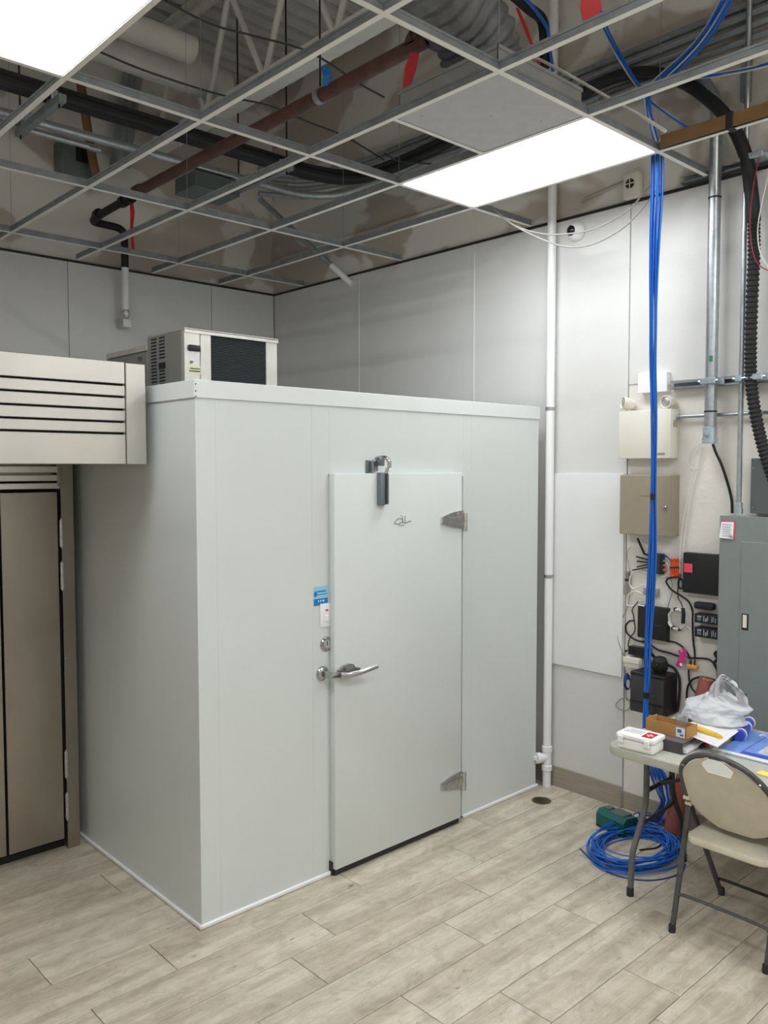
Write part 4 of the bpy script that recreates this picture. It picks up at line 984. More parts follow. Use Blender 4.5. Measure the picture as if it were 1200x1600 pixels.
def table_legs(y, s):
    def leg(pts, m): return build(MB().tube(pts, .0145, 12, sub=5), 'leg', m, tb)
    leg([(3.515, y, 0), (3.522, y, .12), (3.535, y, .21), (3.60, y, .32), (3.645, y, .42), (3.65, y, .55), (3.65, y, TZ-.045)], 'table_leg')
    leg([(4.035, y, 0), (4.028, y, .12), (4.015, y, .21), (3.95, y, .32), (3.905, y, .42), (3.90, y, .55), (3.90, y, TZ-.045)], 'table_leg_dark')
    build(MB().cyl((3.648, y, .475), (3.902, y, .475), .011, seg=10), 'crossbar', 'table_leg_dark', tb)
    build(MB().cyl((3.78, y, .475), (3.78, y-s*.45, TZ-.05), .009, seg=10), 'brace', 'table_leg_dark', tb)
    build(MB().cyl((3.60, y, .32), (3.95, y, .34), .009, seg=10), 'crossbar', 'table_leg_dark', tb)
    build(MB().box((3.62, y-.02, TZ-.062), (3.93, y+.02, TZ-.045)), 'leg_bracket', 'table_leg_dark', tb)
    for x in (3.515, 4.035): build(MB().lathe([(.0175, 0), (.0175, .035), (.0155, .04)], (x, y, 0), seg=12), 'foot_cap', 'rubber', tb)
table_legs(2.06, 1); table_legs(.42, -1)

# ------------------------------------------------------------------ folding chair (faces the camera side)
yc = 1.562
ch = thing('folding_chair', 'beige plastic folding chair with grey tube frame backed against table', 'chair', (3.6, yc, 0))
def cpl(y_, z_, o=0.): return (3.847-.616*z_+o, yc+y_, z_)      # leaning plane of front legs and back
arch = [(.205, 0), (.205, .25), (.206, .5), (.204, .60), (.198, .68), (.186, .735), (.152, .785), (.105, .822), (.055, .841), (0, .848)]
full = [cpl(y_, z_) for y_, z_ in arch]+[cpl(-y_, z_) for y_, z_ in arch[:-1][::-1]]
build(MB().tube(full, .0125, 12, sub=6), 'front_frame', 'chair_frame', ch)
for s in (1, -1):
    build(MB().tube([(3.37, yc+s*.205, 0), (3.43, yc+s*.206, .228), (3.485, yc+s*.207, .44), (3.508, yc+s*.207, .53)], .0125, 12), 'rear_leg', 'chair_frame', ch)
    build(MB().tube([(3.515, yc+s*.200, .52), (3.58, yc+s*.195, .425)], .007, 8), 'link_bar', 'table_leg_dark', ch)
    for x, y in ((3.37, .205), (3.845, .205)): build(MB().lathe([(.0155, 0), (.0155, .03), (.0135, .034)], (x, yc+s*y, 0), seg=12), 'foot_cap', 'rubber', ch)
    for z in (.545, .575): build(MB().cyl(cpl(s*.19, z, -.012), cpl(s*.217, z, -.012), .011, seg=8), 'clip', 'chair_plastic', ch)
build(MB().tube([(3.41, yc+.2, .15), (3.405, yc+.17, .165), (3.41, yc, .165), (3.405, yc-.17, .165), (3.41, yc-.2, .15)], .0075, 8), 'rear_stretcher', 'chair_frame', ch)
build(MB().tube([(3.79, yc+.2, .09), (3.785, yc+.17, .105), (3.785, yc, .105), (3.785, yc-.17, .105), (3.79, yc-.2, .09)], .0075, 8), 'front_stretcher', 'table_leg_dark', ch)
# seat
poly = []
for cx_, cy_, a0, r in [(3.74, .14, 0, .05), (3.475, .13, 90, .055), (3.475, -.13, 180, .055), (3.74, -.14, 270, .05)]:
    for i in range(8): a = math.radians(a0+i*90/7); poly.append((cx_+r*math.cos(a), yc+cy_+r*math.sin(a)))
bm = bmesh.new(); vsb = [bm.verts.new((x, y, .398)) for x, y in poly]; fc = bm.faces.new(vsb)
ext = bmesh.ops.extrude_face_region(bm, geom=[fc])
for v in ext['geom']:
    if isinstance(v, bmesh.types.BMVert): v.co.z = .432
ed = [e for e in bm.edges if abs(e.verts[0].co.z-e.verts[1].co.z) < 1e-6]
bmesh.ops.bevel(bm, geom=ed, offset=.01, segments=3, profile=.5, affect='EDGES')
build(MB().bm(bm), 'seat', 'chair_plastic', ch)
# curved backrest with hand slot notch at the top
NU, NV = 30, 20; vs = []; fs = []
def lerp_tab(tab, v):
    for (a0, b0), (a1, b1) in zip(tab, tab[1:]):
        if v <= a1: return b0+(b1-b0)*(v-a0)/(a1-a0)
    return tab[-1][1]
HALF = [(0, .075), (.05, .12), (.1, .15), (.17, .178), (.27, .195), (.45, .196), (.6, .19), (.72, .176), (.82, .146), (.9, .108), (.95, .075), (1, .04)]
def back_pt(u_, v_, side):
    z_ = .465+.375*v_; half = lerp_tab(HALF, v_); nw = min(.05+.2*max(0, v_-.8), half*.66)
    au = abs(u_); y_ = math.copysign(au*3*nw if au < 1/3 else nw+(half-nw)*(au-1/3)*1.5, u_)
    bow = -.03*(1-(y_/.2)**2)*(1-.6*v_)
    return Vector((3.847-.616*z_+bow+side*.004-.004, yc+y_, z_))
for side in (-1, 1):
    for j in range(NV+1):
        for i in range(NU+1): vs.append(back_pt(-1+2*i/NU, j/NV, side))
def vid(s, j, i): return s*(NV+1)*(NU+1)+j*(NU+1)+i
keep = {}
for j in range(NV):
    for i in range(NU):
        cu, cv = (i+.5)/NU*2-1, (j+.5)/NV
        keep[(j, i)] = not (cv > .8 and abs(cu) < 1/3)
for (j, i), kf in keep.items():
    if not kf: continue
    fs.append([vid(0, j, i), vid(0, j, i+1), vid(0, j+1, i+1), vid(0, j+1, i)]); fs.append([vid(1, j, i), vid(1, j+1, i), vid(1, j+1, i+1), vid(1, j, i+1)])
    for (dj, di, e1, e2) in [(-1, 0, (0, 0), (0, 1)), (1, 0, (1, 1), (1, 0)), (0, -1, (1, 0), (0, 0)), (0, 1, (0, 1), (1, 1))]:
        if not keep.get((j+dj, i+di), False):
            a = (j+e1[0], i+e1[1]); b_ = (j+e2[0], i+e2[1]); fs.append([vid(0, *a), vid(1, *a), vid(1, *b_), vid(0, *b_)])
build(MB().add(vs, fs), 'backrest', 'chair_plastic', ch)
for y_, z_ in [(.165, .765), (-.165, .765), (-.19, .70)]: build(MB().lathe([(.007, 0), (.007, .004), (0, .005)], cpl(y_, z_, -.0115), (-1, 0, -.6), 8), 'rivet', 'chrome', ch)

# ------------------------------------------------------------------ things on the table
def yawed(c, deg): return Matrix.Translation(c) @ Matrix.Rotation(math.radians(deg), 4, 'Z')
# first aid box
fa = at(992, 1166, 2, TZ); X = yawed((3.475, 1.995, TZ), 4)
t = thing('first_aid_box', 'white first aid case with red cross square on table corner', 'first aid box', (3.475, 1.995, TZ))
ln, wd = .19, .125
build(MB(X).box((-wd/2+.006, -ln/2+.006, 0), (wd/2-.006, ln/2-.006, .05), .012, 3), 'case_base', 'aid_white', t)
lid = build(MB(X).box((-wd/2, -ln/2, .05), (wd/2, ln/2, .076), .01, 3), 'lid', 'aid_white', t)
for yy in (-.06, .07): build(MB(X).box((-wd/2-.006, yy-.013, .032), (-wd/2+.004, yy+.013, .066), .003, 1), 'clasp', 'aid_white', t)
build(MB(X).box((-.05, -.075, .0757), (.03, -.025, .0766)), 'red_square', 'red', lid)
build(MB(X).box((-.026, -.056, .0765), (.006, -.046, .0771)).box((-.015, -.067, .0765), (-.005, -.034, .0771)), 'white_cross', 'aid_white', lid)
k = MB(X)
for i, (a, b) in enumerate([(-.012, .075), (-.01, .07), (-.012, .055)]): k.box((-.02+.018*i, a, .0757), (-.014+.018*i, b, .0763))
build(k, 'lettering', 'print_grey', lid)
# ring binder
X = yawed((3.70, 1.90, TZ), 2)
t = thing('ring_binder', 'dark grey ring binder holding papers under the cardboard box', 'binder', (3.70, 1.90, TZ))
build(MB(X).box((-.16, -.075, 0), (.24, .11, .004), .001, 1), 'cover', 'binder', t)
build(MB(X).box((-.16, -.075, .05), (.24, .11, .055), .001, 1), 'cover', 'binder_spine', t)
build(MB(X).box((-.166, -.075, 0), (-.16, .11, .055), .002, 1), 'spine', 'binder', t)
build(MB(X).box((-.15, -.085, .005), (.22, .1, .02)), 'papers', 'paper', t)
# cardboard box
X = yawed((3.645, 1.935, TZ+.056), -2)
t = thing('cardboard_box', 'open brown cardboard box with white label on the binder', 'box', (3.645, 1.935, TZ+.056))
w2, l2, h2 = .05, .105, .055
k = MB(X); k.box((-w2, -l2, 0), (w2, l2, .003)); k.box((-w2, -l2, .003), (-w2+.003, l2, h2)); k.box((w2-.003, -l2, .003), (w2, l2, h2-.004)); k.box((-w2, -l2, .003), (w2, -l2+.003, h2)); k.box((-w2, l2-.003, .003), (w2, l2, h2))
build(k, 'carton', 'cardboard', t)
lb = build(MB(X).box((-w2-.001, -l2+.006, .004), (-w2, -l2+.05, h2-.006)), 'label', 'print_white', t)
build(MB(X).box((-w2-.0018, -l2+.012, .012), (-w2-.0008, -l2+.03, .02)).box((-w2-.0018, -l2+.022, .026), (-w2-.0008, -l2+.042, .042)), 'label_print', 'print_blue', lb)
# open book / white papers stacks
X = yawed((3.88, 1.80, TZ), -6)
t = thing('paper_stack', 'loose stack of white papers under the plastic bag', 'papers', (3.88, 1.80, TZ))
for i in range(5):
    XX = yawed((3.87+.006*i, 1.81-.004*i, TZ), -8+3*i); build(MB(XX).box((-.13, -.045, .011*i+.0005), (.17, .085, .011*i+.0108), .001, 1), 'sheet', 'paper', t)
zp = TZ+.0565
def quad_slab(pts, z0, z1):
    p = [(u_.x, u_.y) for u_ in pts]; return MB().prism(p, (0, 0, z0), (1, 0, 0), (0, 1, 0), (0, 0, 1), z1-z0)
t = thing('loose_sheets', 'white printed sheets lying under the banana', 'papers', tuple(at(1100, 1148, 2, zp)))
build(quad_slab([at(1064, 1144, 2, zp), at(1121, 1168, 2, zp), at(1158, 1140, 2, zp), at(1100, 1118, 2, zp)], zp, zp+.002), 'sheet', 'paper', t)
build(quad_slab([at(1066, 1140, 2, zp), at(1118, 1163, 2, zp), at(1152, 1136, 2, zp), at(1098, 1116, 2, zp)], zp+.002, zp+.004), 'sheet', 'paper', t)
# plastic cup (clear) in the box
cpt = (3.68, 1.90, TZ+.062)
single(MB().lathe([(.02, 0), (.03, .075), (.0285, .075), (.0185, .002), (0, .002)], cpt, seg=18), 'clear_cup', 'clear', 'clear plastic cup standing in the cardboard box', 'cup', base=cpt)
# banana-like yellow fruit
zq = TZ+.0605+.0135
pts = [at(1069, 1132, 2, zq), at(1078, 1134, 2, zq), at(1092, 1139, 2, zq-.002), at(1108, 1145, 2, zq-.004), at(1120, 1149, 2, zq-.006), at(1126, 1153, 2, zq-.008)]
t = thing('banana', 'yellow banana with black tip lying on white papers', 'banana', (pts[2].x, pts[2].y, TZ+.0605))
prof = [.006, .016, .019, .017, .014, .012, .007]
build(MB().tube(pts, .016, 10, rfun=lambda i, kk: .004+.0135*math.sin(min(1, kk*3+.12)*math.pi/2)*(1-.45*kk)), 'peel', 'banana', t)
build(MB().cyl(pts[0]+(pts[0]-pts[1]).normalized()*.006, pts[0], .006, .008, seg=8), 'tip', 'black', t)
# plastic carrier bag
def bag():
    c = Vector((3.955, 1.868, TZ+.061))
    t = thing('plastic_bag', 'crumpled white plastic carrier bag with looped handles on table', 'bag', tuple(c))
    NU, NV = 96, 44
    # side = along the wall (image left/right), profile of the two flanks and the depth, bottom to top
    LFT = [(0, .125), (.08, .148), (.25, .145), (.42, .142), (.5, .15), (.6, .13), (.75, .085), (.9, .05), (1, .035)]
    RGT = [(0, .13), (.08, .15), (.2, .13), (.35, .12), (.5, .155), (.62, .165), (.75, .14), (.88, .09), (1, .06)]
    DEP = [(0, .1), (.1, .115), (.4, .1), (.7, .065), (1, .03)]
    vs = []; fs = []
    for j in range(NV+1):
        v = j/NV
        for i in range(NU):
            a = 2*math.pi*i/NU; ca, sa = math.cos(a), math.sin(a)
            side = lerp_tab(LFT, v) if sa > 0 else lerp_tab(RGT, v)
            n = noise.noise(Vector((ca*1.6, sa*1.6, v*2.2+5)))*.02-abs(noise.noise(Vector((ca*2.2+v*2, sa*2.2, v*3.5+1))))*.022-abs(noise.noise(Vector((ca*6.5, sa*6.5+v*3, v*8+9))))*.009-abs(noise.noise(Vector((ca*13, sa*13-v*5, v*14+2))))*.004+.012
            n *= min(1, v*8+.15)
            p = Vector((ca*(lerp_tab(DEP, v)+n), sa*(side+n), .142*v+n*.25*v))
            p.z = max(p.z, 0); p.x += .015*v; vs.append(c+p)
    for j in range(NV):
        for i in range(NU): fs.append([j*NU+i, j*NU+(i+1) % NU, (j+1)*NU+(i+1) % NU, (j+1)*NU+i])
    fs.append([NV*NU+i for i in range(NU)]); fs.append(list(range(NU))[::-1])
    build(MB().add(vs, fs), 'bag_body', 'bag_film', t, angle=180)
    def strap(pts, wd, nm):
        P = catmull(pts, 8); vs = []; fs = []; m = 7
        for i, p in enumerate(P):
            d = (P[min(i+1, len(P)-1)]-P[max(i-1, 0)]).normalized(); sd = d.cross(Vector((-1, 0, 0))).normalized(); k = i/(len(P)-1)
            w_ = wd*(1+1.1*(2*abs(k-.5))**2)
            for q in range(m):
                f = q/(m-1)*2-1; vs.append(p+sd*(w_*f)+Vector((.010*math.cos(f*6+i*.35)+.006*math.sin(f*11-i*.5), 0, 0)))
        n0 = len(vs); vs += [v+Vector((.0015, 0, 0)) for v in vs]; L_ = len(P)
        for i in range(L_-1):
            for q in range(m-1):
                a = i*m+q; fs.append([a, a+1, a+m+1, a+m]); fs.append([n0+a, n0+a+m, n0+a+m+1, n0+a+1])
        for i in range(L_-1):
            for q in (0, m-1): a = i*m+q; fs.append([a, a+m, n0+a+m, n0+a])
        build(MB().add(vs, fs), nm, 'bag_film', t, angle=180)
    X_ = c.x-.03
    strap([at(1112, 1092, 0, X_), at(1119, 1074, 0, X_), at(1126, 1061, 0, X_), at(1131, 1058, 0, X_), at(1139, 1064, 0, X_), at(1149, 1075, 0, X_), at(1158, 1087, 0, X_), at(1160, 1102, 0, X_+.02)], .013, 'handle')
    strap([at(1102, 1104, 0, X_+.04), at(1112, 1086, 0, X_+.045), at(1121, 1071, 0, X_+.05), at(1127, 1064, 0, X_+.05), at(1128, 1074, 0, X_+.05), at(1124, 1094, 0, X_+.04)], .012, 'handle')
bag()
# magazine with lettering
m0 = at(1118, 1171, 2, TZ+.006)
X = yawed((3.88, 1.60, TZ), 0)
def quad_slab(pts, z0, z1):
    p = [(u_.x, u_.y) for u_ in pts]; return MB().prism(p, (0, 0, z0), (1, 0, 0), (0, 1, 0), (0, 0, 1), z1-z0)
A_ = at(1124, 1170, 2, TZ+.01); B_ = at(1174, 1142, 2, TZ+.01); C_ = B_+(B_-A_).cross(Vector((0, 0, 1))).normalized()*.42; D_ = A_+(B_-A_).cross(Vector((0, 0, 1))).normalized()*.42
t = thing('magazine', 'blue and white printed magazine lying open on the table', 'magazine', tuple((A_+C_)/2-Vector((0, 0, .01))))
build(quad_slab([A_, B_, C_, D_], TZ+.0005, TZ+.009), 'pages', 'paper', t)
def inn(s, q): return A_+(B_-A_)*s+(D_-A_)*q
mat('mag_blue', (120, 156, 222), .4, var=.12, vscale=14); mat('mag_deep', (62, 84, 190), .4); mat('mag_photo', (206, 206, 214), .4, var=.2, vscale=30)
cvr = build(quad_slab([inn(0.02, .0), inn(1, .0), inn(1, .98), inn(.02, .98)], TZ+.009, TZ+.0095), 'cover', 'mag_blue', t)
build(quad_slab([inn(0.02, .22), inn(.14, .22), inn(.14, .98), inn(.02, .98)], TZ+.0095, TZ+.0099), 'blue_border', 'mag_deep', cvr)
build(quad_slab([inn(.18, .34), inn(.7, .34), inn(.66, .97), inn(.16, .97)], TZ+.0095, TZ+.0099), 'photo_print', 'mag_photo', cvr)
build(quad_slab([inn(.02, .205), inn(1, .205), inn(1, .215), inn(.02, .215)], TZ+.0095, TZ+.0099), 'fold_line', 'mag_deep', cvr)
exv = (D_-A_).normalized(); eyv = (B_-A_).normalized()
o_ = inn(.86, .12); o_.z = TZ+.0096
text_mesh('FORU', .06, o_, exv, eyv, 0, cvr, 'lettering', 'print_white', .0003)
for i, (s, q, dg) in enumerate([(3.73, 1.74, 0), (3.70, 1.71, 0)]): pass
k = MB(); P0 = at(1113, 1171, 2, TZ+.002); P1 = at(1135, 1178, 2, TZ+.002)
# second newspaper below
A2 = at(1114, 1170, 2, TZ); 
t = thing('newspaper', 'folded grey newspaper poking out below the magazine', 'newspaper', (A2.x, A2.y-.1, TZ))
build(MB(yawed((A2.x+.0, A2.y-.13, TZ), 0)).box((-.02, -.16, .0004), (.012, .13, .007), .001, 1), 'folded_pages', 'paper', t)
build(MB(yawed((A2.x+.0, A2.y-.13, TZ), 0)).box((-.03, -.2, .0003), (-.021, .06, .004)), 'page_edge', 'print_grey', t)
# bottle lying behind the bag
p0 = at(1155, 1150, 2, TZ+.035); p1 = at(1171, 1128, 2, TZ+.035)
t = thing('rolled_paper', 'blue printed roll lying between bag and magazine', 'roll', (p0.x, p0.y, TZ))
build(MB().cyl(p0, p1, .026, seg=18), 'roll_body', 'mag_deep', t)
d_ = (p1-p0).normalized()
for s in (.12, .62, .95): build(MB().cyl(p0+d_*((p1-p0).length*s-.004), p0+d_*((p1-p0).length*s+.01), .029, seg=18), 'band', 'aid_white', t)
# tape roll + pliers under the papers
q = at(1090, 1163, 2, TZ)
t = thing('tape_roll', 'black tape roll lying flat beside the papers', 'tape', (q.x, q.y, TZ)); build(MB().lathe([(.024, 0), (.04, 0), (.04, .014), (.024, .014), (.024, 0)], (q.x, q.y, TZ+.0005), seg=24), 'tape', 'black', t); build(MB().lathe([(.021, 0), (.024, 0), (.024, .014), (.021, .014), (.021, 0)], (q.x, q.y, TZ+.0005), seg=24), 'core', 'cardboard', t)
q = at(1100, 1168, 2, TZ); q2 = at(1112, 1163, 2, TZ)
t = thing('screwdriver', 'small black and red screwdriver in front of the papers', 'screwdriver', (q.x, q.y, TZ)); build(MB().cyl(q+Vector((0, 0, .009)), q2+Vector((0, 0, .009)), .009, seg=10), 'handle', 'red', t); build(MB().cyl(q+(q-q2).normalized()*.03+Vector((0, 0, .009)), q+Vector((0, 0, .009)), .008, seg=10), 'grip_end', 'black', t)
# yellow notes
q = at(1190, 1210, 2, TZ)
t = thing('sticky_notes', 'yellow sticky note pad at the front edge of table', 'notepad', (q.x, q.y-.03, TZ))
build(MB(yawed((q.x, q.y-.03, TZ), -8)).box((-.022, -.07, .0005), (.022, .045, .008), .001, 1), 'pad', 'note_yellow', t)

# ------------------------------------------------------------------ floor things: charger, leaning roll
X = yawed((4.13, 2.50, 0), -10)
t = thing('battery_charger', 'teal green tool battery charger on floor under table', 'charger', (4.13, 2.50, 0))
prof = [(-.075, .012), (-.075, .075), (-.05, .1), (.03, .095), (.075, .05), (.075, .012)]
build(MB(X).prism([(p_[0], p_[1]) for p_ in prof], (0, -.1, 0), (1, 0, 0), (0, 0, 1), (0, 1, 0), .2), 'charger_body', 'teal', t)
build(MB(X).box((-.077, -.102, 0), (.077, .102, .014), .004, 1), 'base', 'black', t)
build(MB(X).box((-.045, -.07, .095), (.035, .03, .104), .003, 1), 'battery_dock', 'teal_grey', t)
build(MB(X).box((-.03, .045, .085), (.02, .085, .105), .003, 1), 'side_grip', 'teal_grey', t)
build(MB().tube([X @ Vector((.06, -.09, .03)), X @ Vector((.1, -.13, .06)), X @ Vector((.12, -.2, .01)), X @ Vector((.0, -.28, .005)), X @ Vector((-.12, -.25, .005))], .004, 7), 'cord', 'black', t)
r0 = Vector((4.235, 2.235, .0)); r1 = at(1106, 1062, 0, 4.36)
axis = (r1-r0).normalized()
t = thing('leaning_roll', 'red-brown paper roll leaning on wall behind the table', 'roll', tuple(r0))
build(MB().cyl(r0+Vector((0, 0, .018)), r1, .046, seg=24), 'roll_body', 'roll_red', t)
build(MB().lathe([(.02, 0), (.03, 0), (.03, .004), (.02, .004), (.02, 0)], r1, axis, 20), 'core', 'cardboard', t)

# ------------------------------------------------------------------ above the ceiling
# diffuser plate + plenum
x0, x1, y0, y1 = XC[10], XC[11], YM[4], 2.757
t = thing('ceiling_diffuser', 'flat grey diffuser plate with sheet metal plenum beside the light', 'diffuser', ((x0+x1)/2, (y0+y1)/2, ZC))
fpn = build(MB().box((x0+.014, y0+.014, ZC-.001), (x1-.014, y1-.014, ZC+.006), .002, 1), 'face_plate', 'tile_grey', t)
for (u_, v_) in [(.5, .5), (.3, .85), (.85, .12), (.15, .88)]: build(MB().lathe([(.006, 0), (.005, .003), (0, .003)], (x0+.6*v_, y0+.6*(1-u_) if False else y0+.58*u_, ZC-.001), (0, 0, -1), 8), 'screw', 'galv', fpn)
k = MB(); zt_ = ZC+.115
k.box((x0+.02, y0+.02, ZC+.008), (x0+.024, y1-.02, zt_)); k.box((x1-.024, y0+.02, ZC+.008), (x1-.02, y1-.02, zt_)); k.box((x0+.02, y0+.02, ZC+.008), (x1-.02, y0+.024, zt_)); k.box((x0+.02, y1-.024, ZC+.008), (x1-.02, y1-.02, zt_)); k.box((x0+.02, y0+.02, zt_-.004), (x1-.02, y1-.02, zt_))
k.box((x0+.015, y0+.015, zt_-.012), (x1-.015, y0+.02, zt_+.003)); k.box((x0+.015, y0+.015, zt_-.012), (x0+.02, y1-.015, zt_+.003))
build(k, 'plenum_box', 'plenum', t)
# flexible duct
pts = [Vector(p) for p in [(2.92, 2.47, zt_+.002), (2.91, 2.47, 3.79), (2.83, 2.46, 3.90), (2.66, 2.45, 4.0), (2.4, 2.43, 4.08), (2.0, 2.40, 4.16), (1.4, 2.4, 4.22), (.6, 2.4, 4.24), (-1.0, 2.4, 4.25)]]
dense = catmull(pts, 26)
mbd = MB().tube(catmull(pts, 40), .2, 36, spline=False, rfun=lambda i, kk: .172+.006*math.sin(i*.5)+.005*math.sin(i*.19), cap=False)
for i, v in enumerate(mbd.v): mbd.v[i] = v+Vector((noise.noise(v*7), noise.noise(v*7+Vector((9, 0, 0))), noise.noise(v*7+Vector((0, 9, 0)))))*.014+Vector((noise.noise(v*22), noise.noise(v*22+Vector((9, 0, 0))), noise.noise(v*22+Vector((0, 9, 0)))))*.007
fd = single(mbd, 'flex_duct', 'flex', 'fat crinkled grey flexible duct rising from the diffuser plenum', 'duct')
# sprinkler pipe
SX, SZ = 2.67, 3.905
t = thing('sprinkler_pipe', 'rusty brown sprinkler pipe running to the back wall with dropper', 'pipe', (SX, 4.5, SZ))
build(MB().tube([(SX, 5.30, SZ), (SX, 2.80, SZ), (SX, 2.72, SZ+.01), (SX, 2.675, SZ+.055), (SX, 2.665, SZ+.13), (SX, 2.665, ZD)], .034, 18, sub=3), 'main_pipe', 'sprinkler', t)
build(MB().cyl((SX, 5.28, SZ), (SX, 5.34, SZ), .043, seg=18), 'coupling', 'brass', t)
build(MB().tube([(SX, 5.34, SZ), (SX+.005, 5.5, SZ-.01), (SX+.01, 5.95, SZ-.02), (SX+.03, 6.08, SZ-.03), (SX+.12, 6.1, SZ-.03), (2.90, 6.1, SZ-.035), (2.945, 6.1, SZ-.07), (2.948, 6.1, SZ-.14), (2.948, 6.1, 3.58)], .028, 14), 'branch_pipe', 'black_iron', t)
for y_ in (5.42, 5.52, 5.93): build(MB().cyl((SX+.006, y_, SZ-.01), (SX+.008, y_+.05, SZ-.012), .039, seg=16), 'fitting', 'black_iron', t)
drop = build(MB().cyl((2.948, 6.1, 3.26), (2.948, 6.1, 3.6), .027, seg=16), 'drop_pipe', 'pvc_white', t)
build(MB().lathe([(.0, -.05), (.018, -.045), (.03, -.02), (.032, .0), (.026, .02)], (2.948, 6.1, 3.24), seg=16).box((2.92, 6.085, 3.13), (2.985, YB, 3.19)), 'sprinkler_head', 'alu', drop)
for y_, z1_ in [(3.35, ZD)]:
    build(MB().cyl((SX, y_, SZ), (SX, y_, z1_), .005, seg=8), 'hanger_rod', 'black_iron', t); build(MB().cyl((SX, y_-.018, SZ), (SX, y_+.018, SZ), .04, seg=16), 'hanger_ring', 'galv', t)
# red tapes
def tape(pts, wd, m, label, nm='red_tape'):
    vs = []; fs = []
    for i, p in enumerate(pts):
        s = RIGHT_XY*wd*(1+.3*math.sin(i*2)); vs += [p-s, p+s, p+s+Vector((.004, .004, 0)), p-s+Vector((.004, .004, 0))]
    for i in range(len(pts)-1):
        for j in range(4): fs.append([4*i+j, 4*i+(j+1) % 4, 4*i+4+(j+1) % 4, 4*i+4+j])
    fs += [[3, 2, 1, 0], [len(vs)-4, len(vs)-3, len(vs)-2, len(vs)-1]]
    single(MB().add(vs, fs), nm, m, label, 'tape', 'tape scraps above the ceiling')
RIGHT_XY = Vector((.73, -.68, 0))
tape([Vector((SX+.03, 5.48, SZ-.01)), Vector((SX+.045, 5.49, SZ-.09)), Vector((SX+.04, 5.5, SZ-.2)), Vector((SX+.05, 5.5, SZ-.34))], .012, 'red', 'red tape dangling from the pipe elbow near the back wall')
tape([at(648, 82, 0, 2.64), at(641, 108, 0, 2.64), at(634, 140, 0, 2.64)], .02, 'red', 'red tape strip hanging below the flexible duct')
tape([at(922, -20, 1, 2.1), at(924, 12, 1, 2.1), at(922, 38, 1, 2.1)], .036, 'red', 'wide red plastic strip at the top edge of the photo')
tape([at(808, 12, 1, 2.9), at(822, 45, 1, 2.9), at(836, 82, 1, 2.9), at(843, 100, 1, 2.9)], .008, 'red', 'narrow red strap hanging beside the diffuser plenum')
tape([at(508, 104, 0, 2.63), at(512, 118, 0, 2.63), at(508, 134, 0, 2.63)], .018, 'sticker_blue', 'blue tape scrap stuck on the brown sprinkler pipe', 'blue_tape')
# trapeze with conduits (run along X)
def trapeze(x, label):
    t = thing('trapeze_hanger', label, 'hanger', (x, 4.9, 4.04), 'trapeze hangers')
    build(MB().box((x-.02, 4.55, 4.02), (x+.02, 5.22, 4.06)), 'strut', 'galv_dark', t)
    for y_ in (4.6, 5.18): build(MB().cyl((x, y_, 4.0), (x, y_, ZD), .006, seg=8), 'rod', 'black_iron', t); 
    for y_ in (4.7, 5.08): build(MB().box((x-.018, y_-.05, 4.06), (x+.018, y_+.05, 4.115), .004, 1), 'clamp', 'zinc', t)
trapeze(1.86, 'strut trapeze hanger under conduits left of the brown pipe'); trapeze(3.38, 'strut trapeze hanger under conduits right of the brown pipe')
for i, (dy, dz, r) in enumerate([(0, 0, .028), (.06, .0, .028), (.03, .045, .026)]):
    single(MB().tube([(-2.5, 4.68+dy, 4.095+dz), (1, 4.68+dy, 4.095+dz), (3.2, 4.68+dy, 4.095+dz), (3.7, 4.66+dy, 4.09+dz), (4.0, 4.5+dy, 4.10+dz), (4.2, 4.1+dy, 4.2+dz), (4.28, 3.6, 4.3+dz)], r, 10), 'power_cable', 'black_soft', ['front black power cable lying across the trapeze hangers', 'rear black power cable lying across the trapeze hangers', 'topmost black power cable of the trapeze bundle'][i], 'cable', 'black cables on trapeze')
single(MB().tube([(-2.5, 5.09, 4.09), (2.2, 5.09, 4.09), (3.5, 5.09, 4.09), (3.9, 5.06, 4.09), (4.15, 4.9, 4.12), (4.3, 4.55, 4.2), (4.33, 4.0, 4.3), (4.33, 3.4, 4.34)], .027, 14), 'trapeze_conduit', 'galv', 'shiny steel conduit crossing behind the black cables', 'conduit')
single(MB().tube([(-2.5, 5.19, 4.07), (1.9, 5.19, 4.07), (2.3, 5.19, 4.06)], .02, 12), 'thin_conduit', 'galv', 'thinner steel conduit behind the shiny one at left', 'conduit')
for i, (z_, x_, r) in enumerate([(4.36, 4.36, .022), (4.30, 4.36, .02), (4.24, 4.365, .018), (4.42, 4.37, .02)]):
    single(MB().tube([(x_, YF+.2, z_), (x_, 2, z_), (x_, 4.3, z_), (x_-.02, 4.75, z_-.01), (x_-.15, 5.05, z_-.06), (x_-.4, 5.2, z_-.12), (3.6, 5.25, z_-.16)], r, 10), 'wall_conduit', 'galv_dark', ['second highest grey conduit along the wall above the ceiling', 'third highest grey conduit along the wall above the ceiling', 'lowest grey conduit along the wall above the ceiling', 'highest grey conduit along the wall above the ceiling'][i], 'conduit', 'conduits along the right wall')
t = thing('pull_box', 'grey-green pull box on the conduits between the hangers', 'junction box', (3.15, 5.18, 3.95))
build(MB().box((2.95, 5.05, 3.95), (3.3, 5.32, 4.05), .003, 1), 'box_body', 'panel_dark', t); build(MB().box((2.945, 5.045, 3.944), (3.305, 5.325, 3.95), .002, 1), 'cover', 'panel_dark', t)
t = thing('wall_pull_box', 'grey-green metal box high on the back wall above the grid', 'junction box', (2.6, 6.2, 4.0))
p = at(97, 215, 1, 6.08); q = at(150, 282, 1, 6.08)
